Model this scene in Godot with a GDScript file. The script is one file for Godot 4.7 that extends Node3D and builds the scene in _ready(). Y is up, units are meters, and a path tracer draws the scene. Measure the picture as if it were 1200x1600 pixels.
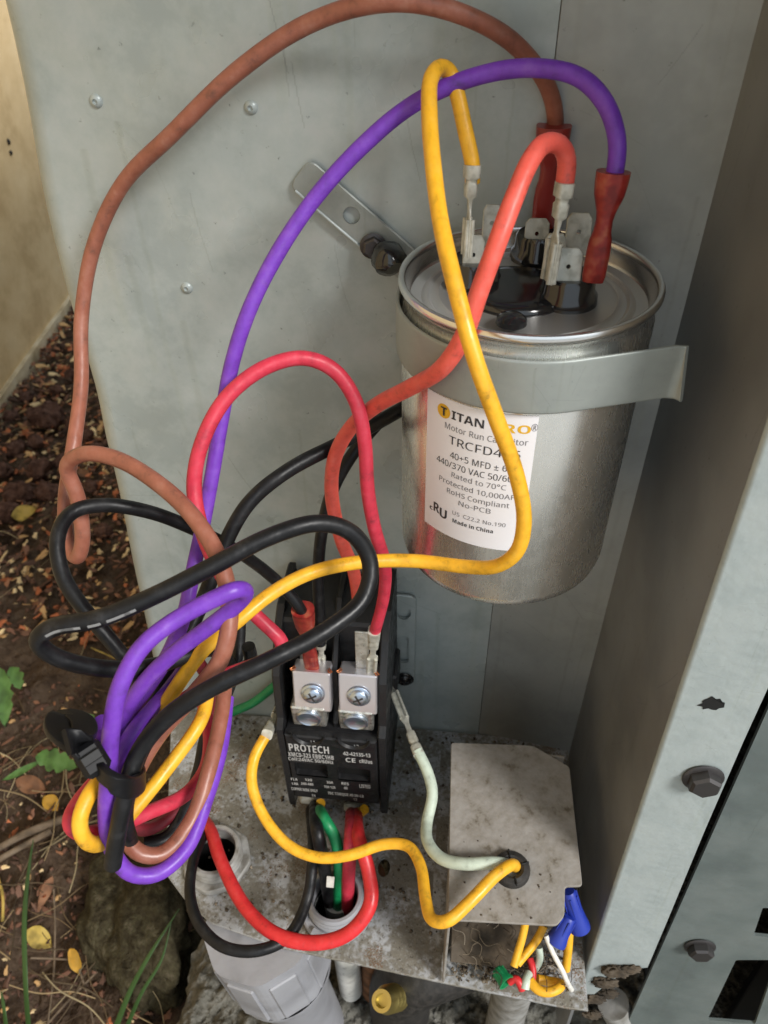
extends Node3D

# ---------------------------------------------------------------- mesh buffer
class Buf:
	var v := PackedVector3Array()
	var n := PackedVector3Array()
	var t := PackedVector2Array()
	var k := PackedInt32Array()
	var c := PackedColorArray()
	func vert(p: Vector3, nn: Vector3, uv := Vector2.ZERO) -> int:
		v.append(p); n.append(nn); t.append(uv)
		return v.size() - 1
	func tri(a: int, b: int, d: int) -> void:      # turned so that its front faces along its normals
		if (v[b] - v[a]).cross(v[d] - v[a]).dot(n[a] + n[b] + n[d]) > 0.0:
			k.append(a); k.append(d); k.append(b)
		else:
			k.append(a); k.append(b); k.append(d)
	func face(pts: Array, nn: Vector3) -> void:    # convex, flat
		var f := v.size()
		for p in pts:
			vert(p, nn)
		for i in range(1, pts.size() - 1):
			tri(f, f + i, f + i + 1)
	func flat(pts: Array, centre: Vector3) -> void: # convex, flat, facing away from centre
		var nn: Vector3 = (pts[1] - pts[0]).cross(pts[2] - pts[0]).normalized()
		if nn.dot(pts[0] - centre) < 0.0:
			nn = -nn
		face(pts, nn)
	func grid(P: Array, N: Array, us := 1.0, vs := 1.0) -> void:
		var f := v.size()
		var w: int = P[0].size()
		for i in P.size():
			for j in w:
				vert(P[i][j], N[i][j], Vector2(us * j / (w - 1.0), vs * i / (P.size() - 1.0)))
		for i in P.size() - 1:
			for j in w - 1:
				var a := f + i * w + j
				tri(a, a + 1, a + w)
				tri(a + 1, a + w + 1, a + w)
	func mesh(m: Material) -> ArrayMesh:
		var arr := []
		arr.resize(Mesh.ARRAY_MAX)
		arr[Mesh.ARRAY_VERTEX] = v
		arr[Mesh.ARRAY_NORMAL] = n
		arr[Mesh.ARRAY_TEX_UV] = t
		arr[Mesh.ARRAY_INDEX] = k
		if c.size() == v.size():
			arr[Mesh.ARRAY_COLOR] = c
		var am := ArrayMesh.new()
		am.add_surface_from_arrays(Mesh.PRIMITIVE_TRIANGLES, arr)
		am.surface_set_material(0, m)
		return am

var M := {}
var rng := RandomNumberGenerator.new()
var taken := {}
var caps := {}

# ---------------------------------------------------------------- scene tree helpers
func numbered(called: String) -> String:
	taken[called] = taken.get(called, -1) + 1
	return called if taken[called] == 0 else "%s_%03d" % [called, taken[called]]

func tag(o: Node3D, label: String, category: String, group := "", kind := "") -> void:
	if label: o.set_meta("label", label)
	if category: o.set_meta("category", category)
	if group: o.set_meta("group", group)
	if kind: o.set_meta("kind", kind)

func thing(called: String, label: String, category: String, at := Vector3.ZERO, group := "") -> Node3D:
	var o := Node3D.new()
	o.name = numbered(called)
	add_child(o, true)
	o.position = at
	tag(o, label, category, group)
	return o

# a part whose mesh is given in world coordinates
func part(called: String, b: Buf, m: Material, parent: Node3D, label := "") -> MeshInstance3D:
	var o := MeshInstance3D.new()
	o.name = called
	o.mesh = b.mesh(m)
	parent.add_child(o, true)
	var p: Node3D = parent
	var off := Vector3.ZERO
	while p != self:
		off += p.position
		p = p.get_parent()
	o.position = -off
	if label: o.set_meta("label", label)
	return o

func single(called: String, b: Buf, m: Material, label: String, category: String, group := "", kind := "") -> MeshInstance3D:
	var o := MeshInstance3D.new()
	o.name = numbered(called)
	o.mesh = b.mesh(m)
	add_child(o, true)
	tag(o, label, category, group, kind)
	return o

# ---------------------------------------------------------------- shapes
func cbox(b: Buf, xf: Transform3D, s: Vector3, c: float) -> void:
	var vt := func(sg: Vector3, ax: int) -> Vector3:
		var p := Vector3.ZERO
		for i in 3:
			p[i] = sg[i] * (s[i] / 2.0 - (0.0 if i == ax else c))
		return xf * p
	var o := xf.origin
	for a in 3:
		var e := (a + 1) % 3
		var g := (a + 2) % 3
		for sa in [-1.0, 1.0]:
			var pts := []
			for q in [[-1, -1], [1, -1], [1, 1], [-1, 1]]:
				var sg := Vector3.ZERO
				sg[a] = sa; sg[e] = q[0]; sg[g] = q[1]
				pts.append(vt.call(sg, a))
			b.flat(pts, o)
			for se in [-1.0, 1.0]:
				var s1 := Vector3.ZERO
				s1[a] = sa; s1[e] = se; s1[g] = 1.0
				var s2 := s1
				s2[g] = -1.0
				b.flat([vt.call(s1, a), vt.call(s1, e), vt.call(s2, e), vt.call(s2, a)], o)
	for x in [-1.0, 1.0]:
		for y in [-1.0, 1.0]:
			for z in [-1.0, 1.0]:
				var sg := Vector3(x, y, z)
				b.flat([vt.call(sg, 0), vt.call(sg, 1), vt.call(sg, 2)], o)

func inset(p: PackedVector2Array, d: float) -> PackedVector2Array:   # counter-clockwise outline moved inwards
	var q := PackedVector2Array()
	var n := p.size()
	for i in n:
		var e1 := (p[i] - p[(i + n - 1) % n]).normalized()
		var e2 := (p[(i + 1) % n] - p[i]).normalized()
		var m1 := Vector2(-e1.y, e1.x)
		var m2 := Vector2(-e2.y, e2.x)
		var m := (m1 + m2)
		var den := maxf(0.35, 1.0 + m1.dot(m2))
		q.append(p[i] + m * d / den)
	return q

func ccw(p: PackedVector2Array) -> PackedVector2Array:
	if Geometry2D.is_polygon_clockwise(p):
		return p
	var q := p.duplicate()
	q.reverse()
	return q

func area(p: PackedVector2Array) -> float:
	var s := 0.0
	for i in p.size():
		s += p[i].cross(p[(i + 1) % p.size()])
	return s / 2.0

func round_poly(p: PackedVector2Array, r: float, steps := 4) -> PackedVector2Array:
	var q := PackedVector2Array()
	var n := p.size()
	for i in n:
		var a := p[(i + n - 1) % n]
		var c := p[(i + 1) % n]
		var rr := minf(r, minf(p[i].distance_to(a), p[i].distance_to(c)) * 0.45)
		var u := p[i] + (a - p[i]).normalized() * rr
		var w := p[i] + (c - p[i]).normalized() * rr
		for k in steps + 1:
			var s := float(k) / steps
			q.append(u.lerp(p[i], s).lerp(p[i].lerp(w, s), s))
	return q

# a plate: outline (and holes) in the xy plane of xf, from z = 0 to z = depth, its upper edge chamfered
func plate(b: Buf, poly: PackedVector2Array, xf: Transform3D, depth: float, bev := 0.0, holes := []) -> void:
	var p := poly.duplicate()
	if area(p) < 0.0:
		p.reverse()
	var up := xf.basis.z.normalized()
	var top := inset(p, bev) if bev > 0.0 else p
	var rings := [[p, top, true]]
	var merged := PackedVector2Array(top)
	var merged_low := PackedVector2Array(p)
	for h in holes:
		var hh: PackedVector2Array = PackedVector2Array(h)
		if area(hh) > 0.0:
			hh.reverse()
		rings.append([hh, hh, false])
		for two in [0, 1]:
			var mm := merged if two == 0 else merged_low
			var bi := 0
			var bj := 0
			var best := 1e9
			for i in mm.size():
				for j in hh.size():
					var d := mm[i].distance_squared_to(hh[j])
					if d < best:
						best = d; bi = i; bj = j
			var out := PackedVector2Array()
			for i in mm.size():
				out.append(mm[i])
				if i == bi:
					for j in hh.size() + 1:
						out.append(hh[(bj + j) % hh.size()])
					out.append(mm[i])
			if two == 0: merged = out
			else: merged_low = out
	for side in [[merged, depth, up], [merged_low, 0.0, -up]]:
		var q: PackedVector2Array = side[0]
		var big := PackedVector2Array()
		for e in q:
			big.append(e * 1000.0)
		var ids := Geometry2D.triangulate_polygon(big)
		if ids.is_empty():
			print("triangulation failed ", q.size())
		var f := b.v.size()
		for e in q:
			b.vert(xf * Vector3(e.x, e.y, side[1]), side[2], e * 10.0)
		for i in range(0, ids.size(), 3):
			b.tri(f + ids[i], f + ids[i + 1], f + ids[i + 2])
	for r in rings:
		var q: PackedVector2Array = r[0]
		var tp: PackedVector2Array = r[1]
		var m := q.size()
		for i in m:
			var j := (i + 1) % m
			var e := (q[j] - q[i]).normalized()
			var nn := (xf.basis * Vector3(e.y, -e.x, 0)).normalized()
			b.face([xf * Vector3(q[i].x, q[i].y, 0), xf * Vector3(q[j].x, q[j].y, 0), xf * Vector3(q[j].x, q[j].y, depth - bev), xf * Vector3(q[i].x, q[i].y, depth - bev)], nn)
			if bev > 0.0 and r[2]:
				b.face([xf * Vector3(q[i].x, q[i].y, depth - bev), xf * Vector3(q[j].x, q[j].y, depth - bev), xf * Vector3(tp[j].x, tp[j].y, depth), xf * Vector3(tp[i].x, tp[i].y, depth)], (nn + up).normalized())

func circle(c: Vector2, r: float, n := 20, ry := -1.0) -> PackedVector2Array:
	var q := PackedVector2Array()
	for i in n:
		q.append(c + Vector2(cos(TAU * i / n) * r, sin(TAU * i / n) * (r if ry < 0.0 else ry)))
	return q

func lathe(b: Buf, prof: Array, xf: Transform3D, n := 36, a0 := 0.0, a1 := TAU, smooth := 0.75) -> void:
	var segs := []
	for i in prof.size() - 1:
		var d: Vector2 = (prof[i + 1] - prof[i]).normalized()
		segs.append(Vector2(d.y, -d.x))
	for i in segs.size():
		var n0: Vector2 = segs[i]
		var n1: Vector2 = segs[i]
		if i > 0 and segs[i - 1].dot(segs[i]) > smooth: n0 = (segs[i - 1] + segs[i]).normalized()
		if i < segs.size() - 1 and segs[i + 1].dot(segs[i]) > smooth: n1 = (segs[i + 1] + segs[i]).normalized()
		var P := [PackedVector3Array(), PackedVector3Array()]
		var N := [PackedVector3Array(), PackedVector3Array()]
		for j in n + 1:
			var a := a0 + (a1 - a0) * j / n
			for e in 2:
				var pr: Vector2 = prof[i + e]
				var nr: Vector2 = n0 if e == 0 else n1
				P[e].append(xf * Vector3(pr.x * sin(a), pr.y, pr.x * cos(a)))
				N[e].append((xf.basis * Vector3(nr.x * sin(a), nr.y, nr.x * cos(a))).normalized())
		var f := b.v.size()
		b.grid(P, N)
		for j in n + 1:      # u round, v along
			b.t[f + j] = Vector2(float(j) / n, prof[i].y * 10.0)
			b.t[f + n + 1 + j] = Vector2(float(j) / n, prof[i + 1].y * 10.0)

func spline(pts: Array, step := 0.0014) -> Array:
	var out := []
	var m := pts.size()
	for i in m - 1:
		var p1: Vector3 = pts[i]
		var p2: Vector3 = pts[i + 1]
		var p0: Vector3 = pts[i - 1] if i > 0 else p1 * 2.0 - p2
		var p3: Vector3 = pts[i + 2] if i < m - 2 else p2 * 2.0 - p1
		var d01 := sqrt(maxf(p0.distance_to(p1), 1e-5))
		var d12 := sqrt(maxf(p1.distance_to(p2), 1e-5))
		var d23 := sqrt(maxf(p2.distance_to(p3), 1e-5))
		var m1 := ((p1 - p0) / d01 - (p2 - p0) / (d01 + d12) + (p2 - p1) / d12) * d12
		var m2 := ((p2 - p1) / d12 - (p3 - p1) / (d12 + d23) + (p3 - p2) / d23) * d12
		var n := clampi(int(ceil(p1.distance_to(p2) / step)), 3, 40)
		for j in n:
			var s := float(j) / n
			var s2 := s * s
			var s3 := s2 * s
			out.append(p1 * (2 * s3 - 3 * s2 + 1) + m1 * (s3 - 2 * s2 + s) + p2 * (-2 * s3 + 3 * s2) + m2 * (s3 - s2))
	out.append(pts[m - 1])
	return out

func frames(line: Array) -> Array:      # [tangent, side, other] along a line, carried without twist
	var out := []
	var side := Vector3.ZERO
	for i in line.size():
		var tg: Vector3 = (line[mini(i + 1, line.size() - 1)] - line[maxi(i - 1, 0)]).normalized()
		if i == 0:
			side = tg.cross(Vector3.UP if absf(tg.y) < 0.9 else Vector3.RIGHT).normalized()
		side = (side - tg * side.dot(tg)).normalized()
		out.append([tg, side, tg.cross(side)])
	return out

func tube(b: Buf, pts: Array, r: float, sides := 14, step := 0.0014, wob := 0.0, ends := true) -> void:
	var line := spline(pts, step)
	for it in 3:      # take the last kinks out
		var q := line.duplicate()
		for i in range(1, line.size() - 1):
			q[i] = line[i] * 0.5 + (line[i - 1] + line[i + 1]) * 0.25
		line = q
	var fr := frames(line)
	var P := []
	var N := []
	for i in line.size():
		var a := PackedVector3Array()
		var nn := PackedVector3Array()
		var rr := r * (1.0 + wob * sin(i * 0.37 + pts.size()) * cos(i * 0.11))
		for j in sides + 1:
			var w := TAU * j / sides
			var d: Vector3 = fr[i][1] * cos(w) + fr[i][2] * sin(w)
			nn.append(d)
			a.append(line[i] + d * rr)
		P.append(a)
		N.append(nn)
	b.grid(P, N, 1.0, line.size() * 0.02)
	if ends:
		for e in [0, line.size() - 1]:
			var cap := []
			for j in sides:
				cap.append(P[e][j])
			b.face(cap, fr[e][0] * (-1.0 if e == 0 else 1.0))

# sections of half widths wa (along wdir) and wb across, at each point of a line; ex: 1 round, smaller squarer
func loft(b: Buf, pts: Array, wdir: Vector3, wa: Array, wb: Array, ex := 1.0, n := 20, ends := true, closed := false) -> void:
	var P := []
	for i in pts.size():
		var lo: Vector3 = pts[posmod(i - 1, pts.size())] if closed else pts[maxi(i - 1, 0)]
		var hi: Vector3 = pts[(i + 1) % pts.size()] if closed else pts[mini(i + 1, pts.size() - 1)]
		var tg := (hi - lo).normalized()
		var sd := (wdir - tg * wdir.dot(tg)).normalized()
		var ot := tg.cross(sd)
		var a := PackedVector3Array()
		for j in n + 1:
			var w := TAU * j / n
			a.append(pts[i] + sd * wa[i] * signf(cos(w)) * pow(absf(cos(w)), ex) + ot * wb[i] * signf(sin(w)) * pow(absf(sin(w)), ex))
		P.append(a)
	if closed:
		P.append(P[0])
	var N := []
	for i in P.size():
		var nn := PackedVector3Array()
		var i0 := maxi(i - 1, 0)
		var i1 := mini(i + 1, P.size() - 1)
		if closed and (i == 0 or i == P.size() - 1):
			i0 = P.size() - 2; i1 = 1
		var cc: Vector3 = pts[i % pts.size()]
		for j in n + 1:
			var du: Vector3 = P[i][(j + 1) if j < n else 1] - P[i][(j - 1) if j > 0 else n - 1]
			var dv: Vector3 = P[i1][j] - P[i0][j]
			var q := du.cross(dv).normalized()
			if q.dot(P[i][j] - cc) < 0.0: q = -q
			nn.append(q)
		N.append(nn)
	b.grid(P, N)
	if ends and not closed:
		for e in [0, pts.size() - 1]:
			var cap := []
			for j in n:
				cap.append(P[e][j])
			var dd: Vector3 = (pts[0] - pts[1]) if e == 0 else (pts[e] - pts[e - 1])
			b.face(cap, dd.normalized())

# a rectangular section swept along a line (straps, spades, tails)
func ribbon(b: Buf, pts: Array, wdir: Vector3, half_w: float, half_t: float, closed := false) -> void:
	var w := []
	var h := []
	for p in pts:
		w.append(half_w)
		h.append(half_t)
	loft(b, pts, wdir, w, h, 0.25, 16, true, closed)

func blob(b: Buf, c: Vector3, r: Vector3, seed_: int, rough: float, n := 14, freq := 1.6, turn := Basis.IDENTITY) -> void:
	var fn := FastNoiseLite.new()
	fn.seed = seed_
	fn.frequency = freq
	fn.fractal_octaves = 3
	var P := []
	for i in n + 1:
		var a := PackedVector3Array()
		for j in 2 * n + 1:
			var th := PI * i / n
			var ph := TAU * (j % (2 * n)) / (2.0 * n)
			var d := Vector3(sin(th) * cos(ph), cos(th), sin(th) * sin(ph))
			var s := 1.0 + rough * fn.get_noise_3dv(d)
			a.append(c + turn * (d * r * s))
		P.append(a)
	var N := []
	for i in n + 1:
		var nn := PackedVector3Array()
		for j in 2 * n + 1:
			var du: Vector3 = P[i][(j + 1) if j < 2 * n else 1] - P[i][(j - 1) if j > 0 else 2 * n - 1]
			var dv: Vector3 = P[mini(i + 1, n)][j] - P[maxi(i - 1, 0)][j]
			var q := du.cross(dv)
			q = q.normalized() if q.length() > 1e-12 else (P[i][j] - c).normalized()
			if q.dot(P[i][j] - c) < 0.0: q = -q
			nn.append(q)
		N.append(nn)
	b.grid(P, N)

func axis_frame(origin: Vector3, y: Vector3, hint := Vector3.RIGHT) -> Transform3D:   # local y along y
	y = y.normalized()
	var x := (hint - y * hint.dot(y)).normalized()
	return Transform3D(Basis(x, y, x.cross(y)), origin)

func face_frame(origin: Vector3, z: Vector3, hint := Vector3.RIGHT) -> Transform3D:   # local z along z
	z = z.normalized()
	var x := (hint - z * hint.dot(z)).normalized()
	return Transform3D(Basis(x, z.cross(x), z), origin)

# ---------------------------------------------------------------- textures and materials
func nt(seed_: int, freq: float, cols: Array, offs: Array, size := 512, oct := 5, kind := FastNoiseLite.TYPE_SIMPLEX_SMOOTH, gain := 0.5) -> NoiseTexture2D:
	var fn := FastNoiseLite.new()
	fn.seed = seed_
	fn.noise_type = kind
	fn.frequency = freq
	fn.fractal_octaves = oct
	fn.fractal_gain = gain
	var g := Gradient.new()
	g.offsets = PackedFloat32Array(offs)
	g.colors = PackedColorArray(cols)
	var t := NoiseTexture2D.new()
	t.width = size
	t.height = size
	t.seamless = true
	t.noise = fn
	t.color_ramp = g
	t.generate_mipmaps = false
	return t

func bump(seed_: int, freq: float, strength: float, size := 512, oct := 4, kind := FastNoiseLite.TYPE_SIMPLEX_SMOOTH) -> NoiseTexture2D:
	var fn := FastNoiseLite.new()
	fn.seed = seed_
	fn.noise_type = kind
	fn.frequency = freq
	fn.fractal_octaves = oct
	var t := NoiseTexture2D.new()
	t.width = size
	t.height = size
	t.seamless = true
	t.noise = fn
	t.as_normal_map = true
	t.bump_strength = strength
	t.generate_mipmaps = false
	return t

func L(r: float, g: float, b: float) -> Color:
	return Color(r, g, b).linear_to_srgb()

func G(x: float) -> Color:
	return Color(x, x, x)

func mat(called: String, col: Color, rough := 0.5, metal := 0.0, spec := 0.5) -> StandardMaterial3D:
	var m := StandardMaterial3D.new()
	m.resource_name = called
	m.albedo_color = col
	m.roughness = rough
	m.metallic = metal
	m.metallic_specular = spec
	M[called] = m
	return m

func tri_map(m: StandardMaterial3D, tile: float) -> void:   # size of the texture in metres
	m.uv1_triplanar = true
	m.uv1_world_triplanar = true
	m.uv1_scale = Vector3.ONE / tile

func textured(m: StandardMaterial3D, tile: float, alb: Texture2D, rough: Texture2D, nrm: Texture2D, ns := 1.0) -> void:
	m.albedo_texture = alb
	if alb: m.albedo_color = Color.WHITE
	if rough:
		m.roughness_texture = rough
		m.roughness = 1.0
	if nrm:
		m.normal_enabled = true
		m.normal_texture = nrm
		m.normal_scale = ns
	tri_map(m, tile)

func shelf_picture() -> ImageTexture:    # zinc sheet under grime, rust freckles and pale corrosion
	var s := 768
	var im := Image.create(s, s, false, Image.FORMAT_RGB8)
	var a := FastNoiseLite.new(); a.seed = 5; a.frequency = 0.007; a.fractal_octaves = 5
	var d := FastNoiseLite.new(); d.seed = 8; d.frequency = 0.05; d.fractal_octaves = 4
	var f := FastNoiseLite.new(); f.seed = 13; f.frequency = 0.16; f.fractal_octaves = 2
	var zinc := L(0.36, 0.37, 0.38)
	var grime := L(0.17, 0.155, 0.125)
	var dark := L(0.06, 0.052, 0.042)
	var rust := L(0.14, 0.07, 0.035)
	for y in s:
		for x in s:
			var g := a.get_noise_2d(x, y) * 0.9 + d.get_noise_2d(x, y) * 0.5 + 0.16
			var c := zinc.lerp(grime, clampf(g * 1.9 + 0.30, 0.0, 0.9))
			var k := d.get_noise_2d(x + 500, y) * 0.7 + f.get_noise_2d(x, y) * 0.45
			c = c.lerp(dark, clampf((k - 0.28) * 2.6, 0.0, 0.65))
			var q := f.get_noise_2d(x + 90, y + 40) * 0.6 + a.get_noise_2d(x + 300, y) * 0.9
			c = c.lerp(rust, clampf((q - 0.46) * 5.0, 0.0, 0.7))
			var w := f.get_noise_2d(x * 0.7, y * 0.7 + 700)
			c = c.lerp(zinc.lightened(0.1), clampf((w - 0.5) * 4.0, 0.0, 0.4))
			im.set_pixel(x, y, c)
	return ImageTexture.create_from_image(im)

func wear_picture() -> ImageTexture:      # scratches, specks and faint runs, to multiply over sheet metal
	var s := 1024
	var im := Image.create(s, s, false, Image.FORMAT_RGB8)
	im.fill(Color.WHITE)
	var r := RandomNumberGenerator.new()
	r.seed = 99
	var put := func(x: float, y: float, k: float) -> void:
		var px := posmod(int(x), s)
		var py := posmod(int(y), s)
		var c := im.get_pixel(px, py).r * k
		im.set_pixel(px, py, Color(c, c, c * 0.99))
	for i in 46:     # runs
		var x := r.randf() * s
		var y := r.randf() * s
		var w := r.randi_range(2, 9)
		var len_ := r.randi_range(60, 420)
		for j in len_:
			x += r.randf_range(-0.25, 0.25)
			for q in w:
				put.call(x + q, y + j, 1.0 - 0.045 * (1.0 - float(j) / len_) * sin(PI * (q + 0.5) / w))
	for i in 130:    # scratches
		var x := r.randf() * s
		var y := r.randf() * s
		var a := r.randfn(0.9, 0.7)
		var k := r.randf_range(0.90, 0.98)
		for j in r.randi_range(8, 80):
			a += r.randf_range(-0.02, 0.02)
			x += cos(a)
			y += sin(a)
			put.call(x, y, k)
	for i in 600:    # specks
		var x := r.randf() * s
		var y := r.randf() * s
		var k := r.randf_range(0.80, 0.97)
		for q in r.randi_range(1, 5):
			put.call(x + r.randi_range(-1, 1), y + r.randi_range(-1, 1), k)
	return ImageTexture.create_from_image(im)

func worn(m: StandardMaterial3D, t: Texture2D) -> void:
	m.detail_enabled = true
	m.detail_albedo = t
	m.detail_blend_mode = BaseMaterial3D.BLEND_MODE_MUL

func can_picture(rough: bool) -> ImageTexture:     # drawn aluminium: fine streaks along the can
	var im := Image.create(512, 256, false, Image.FORMAT_RGB8)
	var a := FastNoiseLite.new(); a.seed = 3; a.frequency = 0.09; a.fractal_octaves = 4
	var d := FastNoiseLite.new(); d.seed = 4; d.frequency = 0.03; d.fractal_octaves = 3
	for y in 256:
		for x in 512:
			var s := a.get_noise_2d(x * 3.0, y * 0.25) * 0.5 + d.get_noise_2d(x, y * 0.6) * 0.5
			if rough:
				im.set_pixel(x, y, G(clampf(0.27 + s * 0.07, 0.15, 0.8)))
			else:
				var e := clampf(0.95 + s * 0.035, 0.0, 1.0)
				im.set_pixel(x, y, Color(e, e, e * 0.985))
	return ImageTexture.create_from_image(im)

func wire_mat(called: String, col: Color, dirt := 0.16) -> void:
	var m := mat(called, col, 0.42, 0.0, 0.45)
	textured(m, 0.07, nt(called.hash() % 1000, 0.018, [col.darkened(dirt * 1.9).lerp(L(0.12, 0.10, 0.08), 0.12), col.darkened(dirt * 0.5), col, col.lightened(0.10).lerp(L(0.4, 0.38, 0.34), 0.08)], [0.08, 0.3, 0.55, 0.95], 512, 6, FastNoiseLite.TYPE_SIMPLEX_SMOOTH, 0.7), null, M_bump, 0.4)
	m.roughness_texture = M_rough
	m.roughness = 1.0

var M_bump: NoiseTexture2D
var M_rough: NoiseTexture2D

func materials() -> void:
	M_bump = bump(21, 0.04, 2.0, 256)
	M_rough = nt(22, 0.03, [G(0.28), G(0.42), G(0.62)], [0.2, 0.5, 0.85], 256)
	wire_mat("brown_insulation", L(0.300, 0.105, 0.066))
	wire_mat("purple_insulation", L(0.165, 0.042, 0.44))
	wire_mat("yellow_insulation", L(0.82, 0.42, 0.022))
	wire_mat("salmon_insulation", L(0.74, 0.105, 0.075))
	wire_mat("crimson_insulation", L(0.58, 0.034, 0.066))
	wire_mat("maroon_insulation", L(0.20, 0.018, 0.028))
	wire_mat("red_insulation", L(0.62, 0.026, 0.03))
	wire_mat("black_insulation", L(0.0075, 0.0075, 0.0085), 0.3)
	M.black_insulation.metallic_specular = 0.38
	wire_mat("green_insulation", L(0.008, 0.22, 0.075))
	wire_mat("pale_insulation", L(0.52, 0.60, 0.50))
	wire_mat("white_insulation", L(0.72, 0.70, 0.64))
	var m := mat("painted_steel", Color.WHITE, 0.45, 0.0, 0.5)
	textured(m, 0.30, nt(31, 0.008, [L(0.335, 0.380, 0.373), L(0.38, 0.424, 0.416), L(0.418, 0.456, 0.447)], [0.25, 0.5, 0.8], 1024, 7, FastNoiseLite.TYPE_SIMPLEX_SMOOTH, 0.74), nt(32, 0.02, [G(0.26), G(0.40), G(0.55)], [0.2, 0.5, 0.85], 512), bump(33, 0.03, 1.6, 512), 0.22)
	m.metallic = 0.15
	m = mat("strip_steel", Color.WHITE, 0.5, 0.0, 0.5)
	textured(m, 0.12, nt(35, 0.012, [L(0.285, 0.325, 0.325), L(0.32, 0.36, 0.358), L(0.34, 0.377, 0.373)], [0.2, 0.5, 0.85], 512, 6, FastNoiseLite.TYPE_SIMPLEX_SMOOTH, 0.6), nt(36, 0.02, [G(0.4), G(0.55), G(0.7)], [0.2, 0.5, 0.85], 256), bump(37, 0.05, 2.0, 512), 0.3)
	m = mat("bare_galvanized", Color.WHITE, 0.4, 0.35, 0.5)
	textured(m, 0.30, nt(41, 0.008, [L(0.20, 0.205, 0.21), L(0.235, 0.24, 0.245), L(0.26, 0.265, 0.27)], [0.25, 0.5, 0.8], 512, 5, FastNoiseLite.TYPE_SIMPLEX_SMOOTH, 0.5), nt(42, 0.012, [G(0.36), G(0.42), G(0.50)], [0.2, 0.5, 0.85], 512), bump(43, 0.02, 0.8, 512), 0.12)
	m = mat("post_steel", Color.WHITE, 0.42, 0.25, 0.5)
	textured(m, 0.26, nt(47, 0.009, [L(0.29, 0.305, 0.297), L(0.335, 0.35, 0.342), L(0.37, 0.385, 0.375)], [0.25, 0.5, 0.8], 512, 6, FastNoiseLite.TYPE_SIMPLEX_SMOOTH, 0.68), nt(48, 0.02, [G(0.30), G(0.40), G(0.52)], [0.2, 0.5, 0.85], 256), bump(49, 0.03, 1.2, 512), 0.2)
	m = mat("strap_steel", Color.WHITE, 0.42, 0.3, 0.5)
	textured(m, 0.1, nt(147, 0.012, [L(0.25, 0.275, 0.262), L(0.29, 0.315, 0.30), L(0.325, 0.35, 0.332)], [0.2, 0.5, 0.85], 256, 6, FastNoiseLite.TYPE_SIMPLEX_SMOOTH, 0.68), null, bump(49, 0.04, 1.2, 256), 0.2)
	m = mat("louver_paint", Color.WHITE, 0.45, 0.0, 0.5)
	textured(m, 0.2, nt(45, 0.01, [L(0.10, 0.122, 0.118), L(0.125, 0.148, 0.143), L(0.145, 0.166, 0.16)], [0.2, 0.5, 0.85], 512), null, bump(46, 0.06, 2.0, 256), 0.2)
	m = mat("grimy_zinc", Color.WHITE, 0.75, 0.15, 0.4)
	textured(m, 0.11, shelf_picture(), null, bump(51, 0.05, 3.0, 512, 5), 0.5)
	m = mat("dusty_plate", Color.WHITE, 0.8, 0.1, 0.4)
	textured(m, 0.09, nt(55, 0.018, [L(0.12, 0.10, 0.075), L(0.235, 0.215, 0.185), L(0.275, 0.255, 0.23), L(0.315, 0.298, 0.275)], [0.10, 0.32, 0.55, 0.9], 512, 6, FastNoiseLite.TYPE_SIMPLEX_SMOOTH, 0.66), null, bump(56, 0.06, 2.0, 512), 0.35)
	m = mat("can_metal", Color.WHITE, 1.0, 0.95)
	m.albedo_texture = can_picture(false)
	m.roughness_texture = can_picture(true)
	m.uv1_scale = Vector3(2, 2.4, 1)
	var wear := wear_picture()
	for nm in ["painted_steel", "post_steel", "strip_steel", "strap_steel", "louver_paint", "bare_galvanized"]:
		worn(M[nm], wear)
	mat("rim_metal", L(0.80, 0.80, 0.79), 0.24, 1.0)
	m = mat("lid_metal", L(0.62, 0.62, 0.61), 0.42, 0.85)
	m = mat("tin", Color.WHITE, 0.4, 0.9)
	textured(m, 0.02, nt(61, 0.02, [L(0.42, 0.41, 0.37), L(0.62, 0.61, 0.56), L(0.72, 0.71, 0.67)], [0.2, 0.5, 0.85], 256), nt(62, 0.03, [G(0.25), G(0.4), G(0.6)], [0.2, 0.5, 0.85], 256), bump(63, 0.04, 2.0, 256), 0.4)
	m = mat("dull_tin", Color.WHITE, 0.5, 0.25)
	textured(m, 0.02, nt(64, 0.02, [L(0.34, 0.335, 0.28), L(0.50, 0.49, 0.42), L(0.58, 0.57, 0.50)], [0.2, 0.5, 0.85], 256), nt(65, 0.03, [G(0.3), G(0.45), G(0.6)], [0.2, 0.5, 0.85], 256), bump(66, 0.04, 2.0, 256), 0.4)
	mat("zinc_bright", L(0.74, 0.72, 0.76), 0.33, 0.85)
	mat("screw_zinc", L(0.50, 0.58, 0.70), 0.28, 0.95)
	mat("copper", L(0.80, 0.30, 0.13), 0.35, 1.0)
	mat("brass", L(0.62, 0.50, 0.18), 0.38, 1.0)
	m = mat("bakelite", L(0.010, 0.010, 0.011), 0.14, 0.0, 0.6)
	m = mat("black_plastic", L(0.013, 0.013, 0.014), 0.42, 0.0, 0.42)
	textured(m, 0.04, null, M_rough, bump(71, 0.09, 1.5, 256), 0.2)
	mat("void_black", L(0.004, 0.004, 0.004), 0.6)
	m = mat("tie_nylon", L(0.006, 0.006, 0.007), 0.45, 0.0, 0.35)
	m = mat("red_nylon", L(0.50, 0.050, 0.036), 0.3, 0.0, 0.5)
	textured(m, 0.02, nt(101, 0.014, [L(0.22, 0.018, 0.016), L(0.36, 0.032, 0.026), L(0.50, 0.13, 0.07)], [0.25, 0.55, 0.85], 256, 3), null, M_bump, 0.3)
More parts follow.
